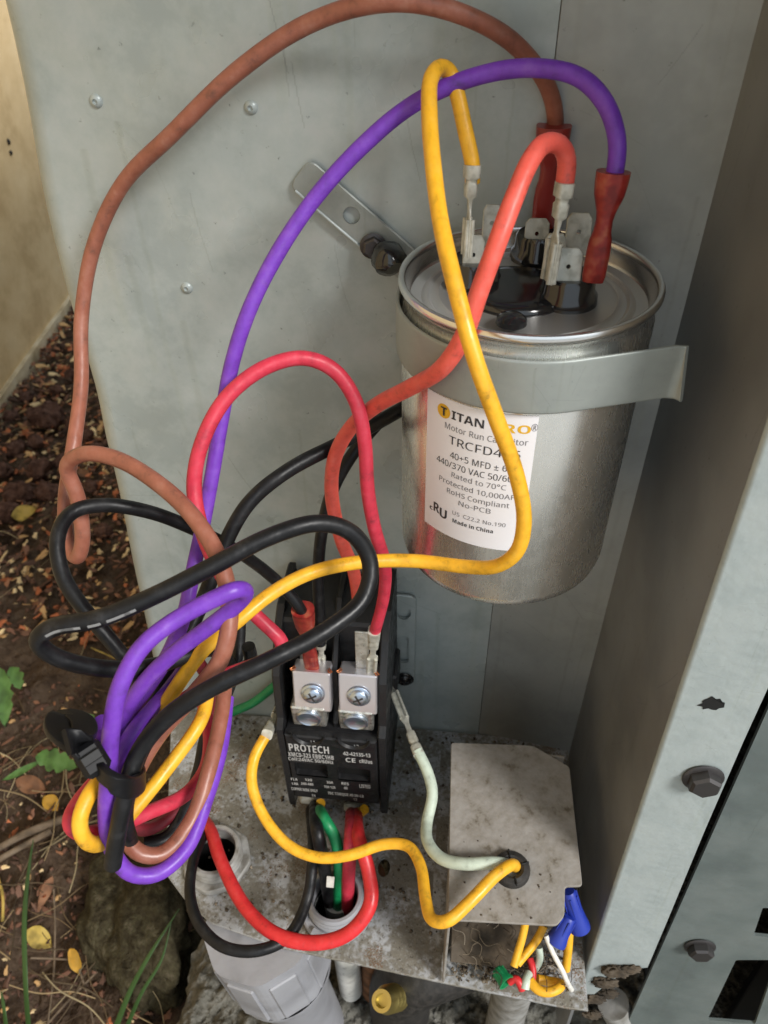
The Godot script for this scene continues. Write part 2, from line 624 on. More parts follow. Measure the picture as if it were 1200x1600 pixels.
	m.backlight_enabled = true
	m.backlight = L(0.5, 0.05, 0.03)
	m = mat("dark_red_nylon", L(0.24, 0.022, 0.018), 0.34, 0.0, 0.5)
	mat("paper_label", L(0.80, 0.79, 0.82), 0.5)
	mat("ink_black", L(0.03, 0.03, 0.035), 0.5)
	mat("ink_grey", L(0.16, 0.155, 0.17), 0.5)
	mat("ink_gold", L(0.74, 0.42, 0.02), 0.5)
	mat("print_white", L(0.45, 0.45, 0.44), 0.6)
	mat("faded_print", L(0.20, 0.20, 0.20), 0.6)
	mat("pvc_grey", L(0.245, 0.25, 0.275), 0.5)
	textured(M.pvc_grey, 0.1, nt(75, 0.012, [L(0.20, 0.20, 0.212), L(0.27, 0.272, 0.292), L(0.295, 0.297, 0.316)], [0.2, 0.5, 0.85], 256), null, M_bump, 0.3)
	m = mat("thread_grey", Color.WHITE, 0.65, 0.1)
	textured(m, 0.05, nt(77, 0.02, [L(0.15, 0.14, 0.12), L(0.26, 0.255, 0.24), L(0.34, 0.335, 0.32)], [0.2, 0.5, 0.85], 256), null, M_bump, 0.6)
	mat("dark_bolt", L(0.075, 0.07, 0.07), 0.42, 0.7)
	mat("blue_nut", L(0.014, 0.034, 0.30), 0.45)
	mat("rubber", L(0.022, 0.020, 0.019), 0.6)
	textured(M.rubber, 0.03, nt(79, 0.03, [L(0.012, 0.011, 0.01), L(0.035, 0.031, 0.028)], [0.3, 0.75], 256), null, M_bump, 0.6)
	m = mat("stucco", Color.WHITE, 0.9, 0.0, 0.3)
	textured(m, 0.5, nt(81, 0.01, [L(0.54, 0.385, 0.20), L(0.66, 0.49, 0.27), L(0.72, 0.55, 0.32)], [0.15, 0.5, 0.9], 512, 6, FastNoiseLite.TYPE_SIMPLEX_SMOOTH, 0.65), null, bump(82, 0.03, 2.0, 512), 0.35)
	m = mat("footing_concrete", Color.WHITE, 0.95, 0.0, 0.3)
	textured(m, 0.3, nt(83, 0.015, [L(0.36, 0.27, 0.155), L(0.55, 0.44, 0.28), L(0.64, 0.54, 0.38)], [0.2, 0.5, 0.85], 512, 6), null, bump(84, 0.05, 3.0, 512), 0.4)
	m = mat("soil", Color.WHITE, 0.97, 0.0, 0.2)
	textured(m, 0.25, nt(85, 0.02, [L(0.038, 0.025, 0.018), L(0.085, 0.058, 0.040), L(0.13, 0.094, 0.066)], [0.2, 0.5, 0.85], 512, 6, FastNoiseLite.TYPE_SIMPLEX_SMOOTH, 0.7), null, bump(86, 0.08, 8.0, 512, 5), 1.0)
	m = mat("pad_concrete", Color.WHITE, 0.95, 0.0, 0.3)
	textured(m, 0.12, nt(87, 0.03, [L(0.05, 0.046, 0.036), L(0.12, 0.115, 0.098), L(0.21, 0.20, 0.18)], [0.2, 0.5, 0.85], 512, 5, FastNoiseLite.TYPE_SIMPLEX_SMOOTH, 0.7), null, bump(88, 0.06, 8.0, 512, 5), 1.0)
	m = mat("walk_concrete", Color.WHITE, 0.9, 0.0, 0.3)
	textured(m, 0.8, nt(89, 0.01, [L(0.33, 0.325, 0.31), L(0.41, 0.405, 0.39), L(0.47, 0.465, 0.45)], [0.2, 0.5, 0.85], 512, 6), null, bump(90, 0.06, 3.0, 512), 0.5)
	m = mat("mossy_stone", Color.WHITE, 0.95, 0.0, 0.2)
	textured(m, 0.09, nt(91, 0.02, [L(0.020, 0.016, 0.009), L(0.044, 0.036, 0.022), L(0.054, 0.048, 0.026), L(0.11, 0.092, 0.062)], [0.2, 0.45, 0.6, 0.85], 512, 6, FastNoiseLite.TYPE_SIMPLEX_SMOOTH, 0.65), null, bump(92, 0.06, 8.0, 512), 1.0)
	m = mat("lava_rock", Color.WHITE, 0.97, 0.0, 0.2)
	textured(m, 0.07, nt(93, 0.03, [L(0.045, 0.024, 0.018), L(0.105, 0.056, 0.042), L(0.16, 0.092, 0.072)], [0.2, 0.5, 0.85], 256, 5), null, bump(94, 0.08, 9.0, 256), 1.0)
	m = mat("chip", Color.WHITE, 0.85, 0.0, 0.3)
	m.vertex_color_use_as_albedo = true
	mat("leaf_yellow", L(0.62, 0.45, 0.10), 0.6)
	mat("leaf_gold", L(0.62, 0.33, 0.03), 0.55)
	mat("leaf_brown", L(0.22, 0.095, 0.04), 0.75)
	mat("leaf_green", L(0.07, 0.16, 0.03), 0.5)
	mat("blade_green", L(0.030, 0.075, 0.018), 0.45)
	mat("twig_brown", L(0.13, 0.09, 0.055), 0.85)
	mat("mud", L(0.075, 0.055, 0.035), 0.95)
	for nm in ["leaf_yellow", "leaf_gold", "leaf_green", "blade_green", "leaf_brown"]:
		M[nm].backlight_enabled = true
		M[nm].backlight = M[nm].albedo_color
	for nm in ["leaf_yellow", "leaf_gold", "leaf_brown", "leaf_green", "mud", "twig_brown"]:
		var c: Color = M[nm].albedo_color
		textured(M[nm], 0.05, nt(nm.hash() % 999, 0.03, [c.darkened(0.35), c, c.lightened(0.12)], [0.2, 0.5, 0.85], 128), null, M_bump, 0.6)

# ---------------------------------------------------------------- small builders
func wire(called: String, label: String, pts: Array, r: float, m: String, group := "") -> Node3D:
	var low: Vector3 = pts[0]
	for p in pts:
		if p.y < low.y: low = p
	var o := thing(called, label, "wire", low, group)
	var b := Buf.new()
	tube(b, pts, r, 16, 0.0014, 0.012)
	part("insulation", b, M[m], o)
	return o

func mark(o: Node3D, line: Array, r: float, a: Vector3, from: int, to: int) -> void:   # a scrap of print on a wire, on the side that looks along a
	var b := Buf.new()
	var fr := frames(line)
	var P := []
	var N := []
	for i in range(from, to):
		var pp := PackedVector3Array()
		var nn := PackedVector3Array()
		var u: Vector3 = (a - fr[i][0] * a.dot(fr[i][0])).normalized()
		var w: Vector3 = fr[i][0].cross(u)
		for j in 4:
			var g := (j - 1.5) * 0.11
			var d := u * cos(g) + w * sin(g)
			pp.append(line[i] + d * (r * 1.015 + 0.00004))
			nn.append(d)
		P.append(pp)
		N.append(nn)
	b.grid(P, N)
	part("printed_mark", b, M.faded_print, o)

# an insulated push-on sleeve: flared mouth, waist, flat body
func sleeve(o: Node3D, top: Vector3, low: Vector3, wdir: Vector3, m: String, k := 1.0) -> void:
	var b := Buf.new()
	var pts := []
	var wa := []
	var wb := []
	for e in [[0.0, 3.7, 3.3], [0.10, 3.6, 3.2], [0.20, 3.3, 3.0], [0.34, 2.2, 2.1], [0.42, 1.9, 1.9], [0.52, 2.0, 1.9], [0.60, 2.5, 1.7], [0.70, 2.7, 1.6], [0.94, 2.7, 1.5], [1.0, 2.4, 1.3]]:
		pts.append(top.lerp(low, e[0]))
		wa.append(e[1] * 0.001 * k)
		wb.append(e[2] * 0.001 * k)
	loft(b, pts, wdir, wa, wb, 0.8, 20)
	part("sleeve", b, M[m], o)

# a bare crimp terminal: barrel on the wire, neck, rolled receptacle
func spade(o: Node3D, top: Vector3, low: Vector3, wdir: Vector3, wide := 3.2, m := "dull_tin") -> void:
	var b := Buf.new()
	var pts := []
	var wa := []
	var wb := []
	for e in [[0.0, 2.15, 2.0], [0.13, 2.1, 1.95], [0.15, 1.5, 1.3], [0.19, 1.5, 1.3], [0.21, 1.9, 1.6], [0.33, 1.8, 1.5], [0.36, 1.1, 0.7], [0.48, 1.0, 0.45], [0.54, wide * 0.8, 0.4], [0.58, wide, 0.4], [1.0, wide, 0.4]]:
		pts.append(top.lerp(low, e[0]))
		wa.append(e[1] * 0.001)
		wb.append(e[2] * 0.001)
	loft(b, pts, wdir, wa, wb, 0.55, 20)
	var tg := (low - top).normalized()
	var sd := (wdir - tg * wdir.dot(tg)).normalized()
	var up := tg.cross(sd)
	for s in [-1.0, 1.0]:      # rolled edges that grip the blade
		for q in [-1.0, 1.0]:
			var e0: Vector3 = top.lerp(low, 0.575) + sd * s * (wide * 0.001 - 0.0006) + up * q * 0.0006
			var e1: Vector3 = top.lerp(low, 0.995) + sd * s * (wide * 0.001 - 0.0006) + up * q * 0.0006
			tube(b, [e0, (e0 + e1) * 0.5, e1], 0.00062, 10, 0.002)
	part("terminal", b, M[m], o)

func bolt(o: Node3D, called: String, at: Vector3, dir: Vector3, r: float, m: String, slot := false, turn := 0.3) -> void:
	var xf := axis_frame(at, dir)
	xf.basis = xf.basis * Basis(Vector3.UP, turn)
	var b := Buf.new()
	lathe(b, [Vector2(0, 0.0004), Vector2(r * 1.25, 0.0004), Vector2(r * 1.25, r * 0.14), Vector2(r * 1.15, r * 0.22), Vector2(0, r * 0.22)], xf, 24)
	if slot:
		lathe(b, [Vector2(r, r * 0.2), Vector2(r, r * 0.36), Vector2(r * 0.86, r * 0.54), Vector2(r * 0.4, r * 0.64), Vector2(0, r * 0.66)], xf, 24)
	else:
		var hp := circle(Vector2.ZERO, r, 6)
		plate(b, hp, Transform3D(xf.basis * Basis(Vector3.RIGHT, -PI / 2), at + dir.normalized() * r * 0.2), r * 0.72, r * 0.16)
	var p := part(called, b, M[m], o)
	if slot:
		for q in 2:
			var s := Buf.new()
			cbox(s, xf * Transform3D(Basis(Vector3.UP, q * PI / 2), Vector3(0, r * 0.66, 0)), Vector3(r * 1.15, r * 0.06, r * 0.2), r * 0.01)
			part("recess", s, M.dark_bolt, p)

func lettering(o: Node3D, text: String, h: float, xf: Transform3D, m: String, bold := false, mono := false, squeeze := 1.0, bend := []) -> void:
	var f := SystemFont.new()
	f.font_names = PackedStringArray(["Droid Sans Mono" if mono else "Droid Sans"])
	f.font_weight = 700 if bold else 400
	var tm := TextMesh.new()
	tm.font = f
	tm.text = text
	tm.font_size = 48
	tm.pixel_size = 0.001
	tm.depth = 0.0
	tm.horizontal_alignment = HORIZONTAL_ALIGNMENT_LEFT
	tm.vertical_alignment = VERTICAL_ALIGNMENT_CENTER
	var key := "%s%s" % [bold, mono]
	if not caps.has(key):
		tm.text = "H"
		var lo := 1e9
		var hi := -1e9
		for p in (tm.get_mesh_arrays()[Mesh.ARRAY_VERTEX] as PackedVector3Array):
			lo = minf(lo, p.y); hi = maxf(hi, p.y)
		caps[key] = [hi - lo, (hi + lo) / 2.0]
		tm.text = text
	var ky: float = h / caps[key][0]
	var arr := tm.get_mesh_arrays()
	var vs: PackedVector3Array = arr[Mesh.ARRAY_VERTEX]
	for i in vs.size():
		vs[i] = Vector3(vs[i].x, (vs[i].y - caps[key][1]) * ky, 0)
	var ids: PackedInt32Array = arr[Mesh.ARRAY_INDEX]
	if squeeze < 0.2 and vs.size():      # a width in metres
		var lo := 1e9
		var hi := -1e9
		for p in vs:
			lo = minf(lo, p.x); hi = maxf(hi, p.x)
		squeeze /= hi - lo
	var b := Buf.new()
	for p in vs:
		if bend.is_empty():
			b.vert(xf * Vector3(p.x * squeeze, p.y, 0), xf.basis.z)
		else:     # [axis x, axis z, radius, angle of the text's start, height]
			var a: float = bend[3] + p.x * squeeze / bend[2]
			var d := Vector3(sin(a), 0, cos(a))
			b.vert(Vector3(bend[0], bend[4] + p.y, bend[1]) + d * bend[2], d)
	for i in range(0, ids.size(), 3):
		b.tri(ids[i], ids[i + 1], ids[i + 2])
	if vs.size(): part("lettering", b, M[m], o)

# ---------------------------------------------------------------- the scene
func _ready() -> void:
	rng.seed = 7
	# camera
	var cam := Camera3D.new()
	cam.name = "camera"
	cam.fov = 67.38
	cam.near = 0.01
	cam.far = 400.0
	cam.transform = Transform3D(Basis(Vector3(0.994049, -0.016402, -0.107687), Vector3(-0.058366, 0.754504, -0.653695), Vector3(0.091973, 0.656090, 0.749057)), Vector3(0, 0.5, 0.212))
	add_child(cam)
	cam.current = true
	var lens := CameraAttributesPhysical.new()      # a phone's small lens, focused on the capacitor
	lens.frustum_focal_length = 18.0
	lens.frustum_focus_distance = 0.215
	lens.exposure_aperture = 20.0
	lens.frustum_near = 0.01
	lens.frustum_far = 400.0
	cam.attributes = lens
	# sky, sun, exposure
	var env := Environment.new()
	env.background_mode = Environment.BG_SKY
	var sky := Sky.new()
	var sm := ProceduralSkyMaterial.new()
	sm.sky_top_color = Color(0.82, 0.87, 0.91)
	sm.sky_horizon_color = Color(0.84, 0.87, 0.89)
	sm.sky_curve = 0.2
	sm.ground_bottom_color = Color(0.22, 0.20, 0.17)
	sm.ground_horizon_color = Color(0.40, 0.38, 0.35)
	sky.sky_material = sm
	env.sky = sky
	env.background_energy_multiplier = 0.56
	env.tonemap_mode = Environment.TONE_MAPPER_LINEAR
	env.tonemap_exposure = 2.45
	env.sdfgi_enabled = true
	env.ssao_enabled = true
	env.ssil_enabled = true
	var we := WorldEnvironment.new()
	we.name = "world_environment"
	we.environment = env
	add_child(we)
	var sun := DirectionalLight3D.new()
	sun.name = "sun"
	sun.light_energy = 0.5
	sun.light_angular_distance = 16.0
	sun.light_color = Color(1.0, 0.99, 0.975)
	sun.shadow_enabled = true
	sun.look_at_from_position(Vector3(1.5, 1.5, 1.1), Vector3.ZERO)
	add_child(sun)

	materials()
	ground()
	house_wall()
	cabinet()
	low_box()
	capacitor()
	strap()
	contactor()
	fittings()
	wires()
	tie()
	box_wires()
	garden()

func ground() -> void:
	var fn := FastNoiseLite.new()
	fn.seed = 40
	fn.frequency = 9.0
	fn.fractal_octaves = 5
	var b := Buf.new()
	var P := []
	var N := []
	var nx := 120
	var nz := 170
	var hh := func(x: float, z: float) -> float:
		var edge: float = clampf(minf(minf(x + 0.95, 0.25 - x), minf(z + 1.35, 0.5 - z)) / 0.1, 0.0, 1.0)
		return (fn.get_noise_2d(x, z) * 0.022 + fn.get_noise_2d(x * 5.0 + 9.0, z * 5.0) * 0.007) * edge + 0.004
	for i in nz + 1:
		var pp := PackedVector3Array()
		var nn := PackedVector3Array()
		for j in nx + 1:
			var x := -0.95 + 1.2 * j / nx
			var z := -1.35 + 1.85 * i / nz
			pp.append(Vector3(x, hh.call(x, z), z))
			nn.append(Vector3(hh.call(x - 0.004, z) - hh.call(x + 0.004, z), 0.008, hh.call(x, z - 0.004) - hh.call(x, z + 0.004)).normalized())
		P.append(pp)
		N.append(nn)
	b.grid(P, N)
	single("ground", b, M.soil, "bare dark brown garden soil beside the unit", "ground", "", "structure")
	var far := Buf.new()
	far.face([Vector3(-150, -0.03, -150), Vector3(150, -0.03, -150), Vector3(150, -0.03, 150), Vector3(-150, -0.03, 150)], Vector3.UP)
	single("terrain", far, M.soil, "soil reaching away beyond the garden bed", "ground", "", "structure")
	# the rough concrete pad that the unit stands on
	var pd := Buf.new()
	var Q := []
	var W := []
	var g2 := FastNoiseLite.new()
	g2.seed = 77
	g2.frequency = 60.0
	g2.fractal_octaves = 4
	for i in 150:
		var pp := PackedVector3Array()
		var nn := PackedVector3Array()
		for j in 110:
			var x := -0.128 + 0.24 * j / 109.0
			var z := 0.0 + 0.34 * i / 149.0
			var h := func(a: float, c: float) -> float: return 0.052 + g2.get_noise_2d(a, c) * 0.006 + g2.get_noise_2d(a * 3.0, c * 3.0) * 0.003 - 0.012 * pow(clampf((-0.116 - a) / 0.012, 0.0, 1.0), 2.0)
			pp.append(Vector3(x + (g2.get_noise_2d(z, 3.0) * 0.006 if j == 0 else 0.0), h.call(x, z), z))
			nn.append(Vector3(h.call(x - 0.001, z) - h.call(x + 0.001, z), 0.002, h.call(x, z - 0.001) - h.call(x, z + 0.001)).normalized())
		Q.append(pp)
		W.append(nn)
	pd.grid(Q, W)
	cbox(pd, Transform3D(Basis.IDENTITY, Vector3(0.4, 0.018, -0.33)), Vector3(1.05, 0.056, 1.33), 0.004)
	single("concrete_pad", pd, M.pad_concrete, "rough pitted grey concrete pad under the unit", "concrete pad", "", "structure")
	var wk := Buf.new()
	cbox(wk, Transform3D(Basis.IDENTITY, Vector3(1.2, 0.012, 1.66)), Vector3(5.0, 0.06, 2.6), 0.006)
	single("path", wk, M.walk_concrete, "concrete path running along in front of the unit", "path", "", "structure")

func house_wall() -> void:
	var o := thing("house_wall", "tan painted house wall with a pale dirty base strip", "wall", Vector3(-0.55, 0, -0.7))
	var dir := Vector3(0.0988, 0, 1).normalized()
	var nrm := Vector3(1, 0, -0.0988).normalized()
	var p0 := Vector3(-0.5526, 0, -0.7116)
	var xf := Transform3D(Basis(-dir, Vector3.UP, nrm), p0)
	var b := Buf.new()
	cbox(b, xf * Transform3D(Basis.IDENTITY, Vector3(0.2, 1.15, -0.1)), Vector3(4.0, 2.4, 0.19), 0.004)
	part("wall_face", b, M.stucco, o)
	var fo := Buf.new()
	cbox(fo, xf * Transform3D(Basis.IDENTITY, Vector3(0.2, 0.0, -0.0943)), Vector3(4.0, 0.05, 0.19), 0.0006)
	part("base_strip", fo, M.footing_concrete, o)
	for e in [[8, 215, 0.0035], [13, 238, 0.003]]:
		var d := Buf.new()
		var q: Vector3 = Vector3(-0.56000, 0.23822, -0.71790) if e[0] == 8 else Vector3(-0.56000, 0.22686, -0.71467)
		var hit: Vector3 = q - nrm * ((q - p0).dot(nrm) + 0.004)
		blob(d, hit, Vector3(0.002, e[2] * 0.9, e[2] * 0.7), 4 + e[0], 0.5, 8)
		part("pock_mark", d, M.void_black, o)

func hole_ring(c: Vector2, r: float, n := 18) -> PackedVector2Array:
	return circle(c, r, n)

func cabinet() -> void:
	var o := thing("air_conditioner_cabinet", "grey-green sheet steel air conditioner cabinet with its wiring compartment open", "air conditioner", Vector3(0.02, 0.05, -0.3))
	# back panel: flat sheet whose left edge rolls back
	var ed := [Vector2(-0.1160, 0.68), Vector3(-0.11954, 0.46545, 0.00000), Vector3(-0.12458, 0.42173, 0.00000), Vector3(-0.12617, 0.38749, 0.00000), Vector3(-0.12633, 0.36114, 0.00000), Vector3(-0.12827, 0.33876, 0.00000), Vector3(-0.12952, 0.31628, -0.00000), Vector3(-0.13317, 0.27767, 0.00000), Vector3(-0.13692, 0.23033, 0.00000), Vector2(-0.1405, 0.19), Vector2(-0.142, 0.056)]
	var edge := []
	for e in ed:
		edge.append(Vector3(e.x, e.y, 0))
	var line := spline(edge, 0.01)
	var b := Buf.new()
	var P := []
	var N := []
	for p in line:
		var pp := PackedVector3Array()
		var nn := PackedVector3Array()
		var r := 0.007
		pp.append(Vector3(0.0172, p.y, 0)); nn.append(Vector3(0, 0, 1))
		for s in 8:
			pp.append(Vector3(lerpf(0.0172, p.x + r, (s + 1) / 8.0), p.y, 0)); nn.append(Vector3(0, 0, 1))
		for s in 7:
			var a := PI / 2 * s / 6.0
			pp.append(Vector3(p.x + r - sin(a) * r, p.y, -r + cos(a) * r)); nn.append(Vector3(-sin(a), 0, cos(a)))
		pp.append(Vector3(p.x + 0.004, p.y, -0.75)); nn.append(Vector3(-1, 0, 0))
		P.append(pp)
		N.append(nn)
	b.grid(P, N)
	var back := part("back_panel", b, M.painted_steel, o)
	for q in [Vector3(-0.09934, 0.45067, 0.00000), Vector3(-0.05820, 0.44952, 0.00000), Vector3(-0.08464, 0.39963, 0.00000)]:
		var d := Buf.new()
		lathe(d, [Vector2(0.0019, -0.0003), Vector2(0.0017, 0.0003), Vector2(0.0012, 0.0007), Vector2(0.0007, 0.0009), Vector2(0.0005, 0.0004), Vector2(0, 0.0003)], axis_frame(q, Vector3(0, 0, 1)), 20)
		part("rivet", d, M.painted_steel, back)
	# second sheet, lapped behind the first, coming slightly forward to the corner
	var s2 := Buf.new()
	cbox(s2, Transform3D(Basis(Vector3.UP, -atan2(0.006, 0.0428)), Vector3(0.0392, 0.368, 0.0026)), Vector3(0.0440, 0.624, 0.001), 0.0002)
	part("rear_post", s2, M.post_steel, o)
	# side wall of the compartment, its front edge leaning
	var sw := Buf.new()
	var xf := Transform3D(Basis(Vector3(0, 0, 1), Vector3(0, 1, 0), Vector3(-1, 0, 0)), Vector3(0.0612, 0, 0))
	plate(sw, PackedVector2Array([Vector2(-0.01, 0.68), Vector2(-0.01, 0.056), Vector2(0.1030, 0.095), Vector2(0.0892, 0.2759), Vector2(0.0581, 0.68)]), xf, 0.0012)
	part("side_wall", sw, M.bare_galvanized, o)
	# flange turned off the side wall's front edge, with a rounded bend
	var fl := Buf.new()
	var FP := []
	var FN := []
	var fz := func(y: float) -> float: return 0.0905 - 0.077 * (y - 0.2759)
	var nz := Vector3(0, 0.0768, 0.9970)
	for e in [[0.68, 0.092], [0.45, 0.0815], [0.3381, 0.0809], [0.3161, 0.0806], [0.2738, 0.0806], [0.2172, 0.0812], [0.1817, 0.0814], [0.1790, 0.0752], [0.1660, 0.0700], [0.1500, 0.0645]]:
		var y: float = e[0]
		var pp := PackedVector3Array()
		var nn := PackedVector3Array()
		var c := Vector3(0.0612, y, fz.call(y) - 0.0012)
		for s in 7:
			var a := PI / 2 * s / 6.0
			var dd := Vector3(-cos(a), 0, sin(a))
			pp.append(c + dd * 0.0012); nn.append((Vector3(-cos(a), 0, 0) + nz * sin(a)).normalized())
		pp.append(Vector3(e[1], y, fz.call(y))); nn.append(nz)
		pp.append(Vector3(e[1] + 0.0004, y, fz.call(y) - 0.0016)); nn.append(Vector3(1, 0, 0))
		FP.append(pp)
		FN.append(nn)
	fl.grid(FP, FN)
	var flange := part("edge_flange", fl, M.strip_steel, o)
	var hv := Buf.new()     # ragged screw hole
	var hp0: Vector3 = Vector3(0.06894, 0.33067, 0.08643)
	var rag := []
	for k in 18:
		var a := TAU * k / 18.0
		var rr := 0.0025 * (1.0 + 0.22 * sin(k * 2.7) + 0.12 * cos(k * 5.1))
		rag.append(hp0 + Vector3(cos(a) * rr * 1.15, 0, 0) + Vector3(0, 0.9970, -0.0768) * sin(a) * rr * 0.95)
	hv.face(rag, nz)
	part("screw_hole", hv, M.void_black, flange)
	bolt(o, "bolt", Vector3(0.07394, 0.29963, 0.08867), nz, 0.0046, "dark_bolt", false, 0.5)
	# louvred outer panel beside the flange
	var lp := Buf.new()
	var lf := Transform3D(Basis(Vector3.RIGHT, Vector3(0, 0.9970, -0.0768), nz), Vector3(0.10041, 0.18627, 0.08990))
	var tl := lf.affine_inverse()
	var cnr := func(p: Vector3) -> Vector2:
		var q := tl * p
		return Vector2(q.x, q.y)
	var holes := []
	for h in [[Vector3(0.11584, 0.17848, 0.09050), Vector3(0.13000, 0.18196, 0.09023), Vector3(0.13733, 0.12501, 0.09462), Vector3(0.11827, 0.12338, 0.09474)], [Vector3(0.11465, 0.21831, 0.08743), Vector3(0.13580, 0.21745, 0.08750), Vector3(0.13761, 0.19804, 0.08900), Vector3(0.11686, 0.19815, 0.08899)]]:
		var hp := PackedVector2Array()
		for q in h:
			hp.append(cnr.call(q))
		holes.append(round_poly(hp, 0.001, 3))
	for k in range(-3, 3):
		for j in 8:
			if k >= -1 and k <= 1 and j == 0: continue
			var x0 := 0.022 + j * 0.062 + k * 0.0
			var y0 := 0.018 + k * 0.03 + 0.05
			if y0 < 0.02: continue
			holes.append(round_poly(PackedVector2Array([Vector2(x0 + 0.01, y0), Vector2(x0 + 0.055, y0), Vector2(x0 + 0.05, y0 + 0.014), Vector2(x0 + 0.016, y0 + 0.014)]), 0.0015, 3))
	plate(lp, PackedVector2Array([Vector2(-0.0128, -0.12), Vector2(0.70, -0.12), Vector2(0.70, 0.48), Vector2(-0.0128, 0.48)]), Transform3D(lf.basis, lf.origin - nz * 0.0012), 0.0012, 0.0, holes)
	var louver := part("louver_panel", lp, M.louver_paint, o)
	bolt(o, "bolt", Vector3(0.10063, 0.18633, 0.08990), nz, 0.0046, "dark_bolt", false, 0.2)
	var bk := Buf.new()     # dark coil face behind the louvres
	cbox(bk, Transform3D(lf.basis, lf.origin + lf.basis * Vector3(0.36, 0.2, -0.03)), Vector3(0.62, 0.7, 0.004), 0.0005)
	part("coil_face", bk, M.void_black, o)
	# shelf that closes the compartment below
	var sh := Buf.new()
	var sx := Transform3D(Basis(Vector3(1, 0, 0), Vector3(0, 0, -1), Vector3(0, 1, 0)), Vector3(0, 0.1763, 0))
	var outl := [[-0.1345, 0.001], [-0.1165, 0.063], [-0.1098, 0.0816], [-0.098, 0.0915], [-0.0865, 0.0975], [-0.057, 0.1036], [0.0077, 0.1094], [0.0511, 0.1129], [0.0590, 0.1129], [0.0590, 0.001]]
	var op := PackedVector2Array()
	for e in outl:
		op.append(Vector2(e[0], -e[1]))
	op.reverse()
	var fh := Vector3(-0.02085, 0.17750, 0.06866)
	var h1 := Vector3(-0.03804, 0.17780, 0.08673)
	var h2 := Vector3(-0.09092, 0.17780, 0.07316)
	plate(sh, op, sx, 0.0012, 0.0003, [circle(Vector2(fh.x, -fh.z), 0.0026, 14, 0.0040), circle(Vector2(h1.x, -h1.z), 0.0089, 28), circle(Vector2(h2.x, -h2.z), 0.0090, 28)])
	part("shelf", sh, M.grimy_zinc, o)
	# skirt under the shelf and body of the unit behind the panel
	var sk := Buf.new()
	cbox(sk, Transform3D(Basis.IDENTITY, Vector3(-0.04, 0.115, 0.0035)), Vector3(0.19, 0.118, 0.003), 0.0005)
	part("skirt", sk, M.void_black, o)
	var tp := Buf.new()
	cbox(tp, Transform3D(Basis.IDENTITY, Vector3(0.32, 0.687, -0.295)), Vector3(0.92, 0.012, 0.93), 0.003)
	part("top_cover", tp, M.painted_steel, o)
	var cl := Buf.new()
	cbox(cl, Transform3D(Basis.IDENTITY, Vector3(-0.026, 0.5702, 0.033)), Vector3(0.168, 0.0012, 0.064), 0.0002)
	part("compartment_ceiling", cl, M.bare_galvanized, o)
	var rb := Buf.new()
	cbox(rb, Transform3D(Basis.IDENTITY, Vector3(0.78, 0.368, -0.35)), Vector3(0.004, 0.622, 0.78), 0.0005)
	cbox(rb, Transform3D(Basis.IDENTITY, Vector3(0.32, 0.368, -0.752)), Vector3(0.91, 0.622, 0.004), 0.0005)
	part("outer_shell", rb, M.painted_steel, o)

func low_box() -> void:
	var o := thing("low_voltage_box", "dusty grey sheet metal control box with clipped corner and split black bushing", "control box", Vector3(0.025, 0.1785, 0.08))
	var b := Buf.new()
	var y := 0.2375
	var pts := [[0.0037, 0.0450], [0.0350, 0.0432], [0.0483, 0.0510], [0.0494, 0.0948], [0.0436, 0.0956], [0.0428, 0.1050], [0.0402, 0.1082], [0.0054, 0.1100]]
	var pp := PackedVector2Array()
	for e in pts:
		pp.append(Vector2(e[0], -e[1]))
	pp.reverse()
	var hc := Vector3(0.02600, 0.23750, 0.09207)
	plate(b, round_poly(pp, 0.0012, 3), Transform3D(Basis(Vector3(1, 0, 0), Vector3(0, 0, -1), Vector3(0, 1, 0)), Vector3(0, y - 0.0010, 0)), 0.0010, 0.0002)
	part("top_plate", b, M.dusty_plate, o)
	var w := Buf.new()
	cbox(w, Transform3D(Basis.IDENTITY, Vector3(0.0059, 0.2075, 0.0772)), Vector3(0.0009, 0.0578, 0.0645), 0.0002)
	cbox(w, Transform3D(Basis.IDENTITY, Vector3(0.0267, 0.2075, 0.0462)), Vector3(0.0405, 0.0578, 0.0009), 0.0002)
	part("box_wall", w, M.dusty_plate, o)
	var rmp := Buf.new()
	cbox(rmp, Transform3D(Basis(Vector3.RIGHT, 0.16), Vector3(0.025, 0.186, 0.086)), Vector3(0.034, 0.0012, 0.036), 0.0003)
	part("inner_flange", rmp, M.mud, o)
	# split bushing
	var g := Buf.new()
	var xf := axis_frame(hc, Vector3.UP)
	lathe(g, [Vector2(0.0062, 0.0001), Vector2(0.0062, 0.0014), Vector2(0.0056, 0.0024), Vector2(0.0040, 0.0028), Vector2(0.0030, 0.0022), Vector2(0.0026, -0.002), Vector2(0, -0.002)], xf, 32)
	var bush := part("bushing", g, M.rubber, o)
	for a in [0.25, PI / 2 + 0.35, PI + 0.2, -PI / 2 + 0.1]:
		var s := Buf.new()
		cbox(s, xf * Transform3D(Basis(Vector3.UP, a), Vector3.ZERO) * Transform3D(Basis.IDENTITY, Vector3(0, 0.0024, 0.0046)), Vector3(0.0005, 0.0016, 0.0028), 0.0001)
		part("slit", s, M.void_black, bush)

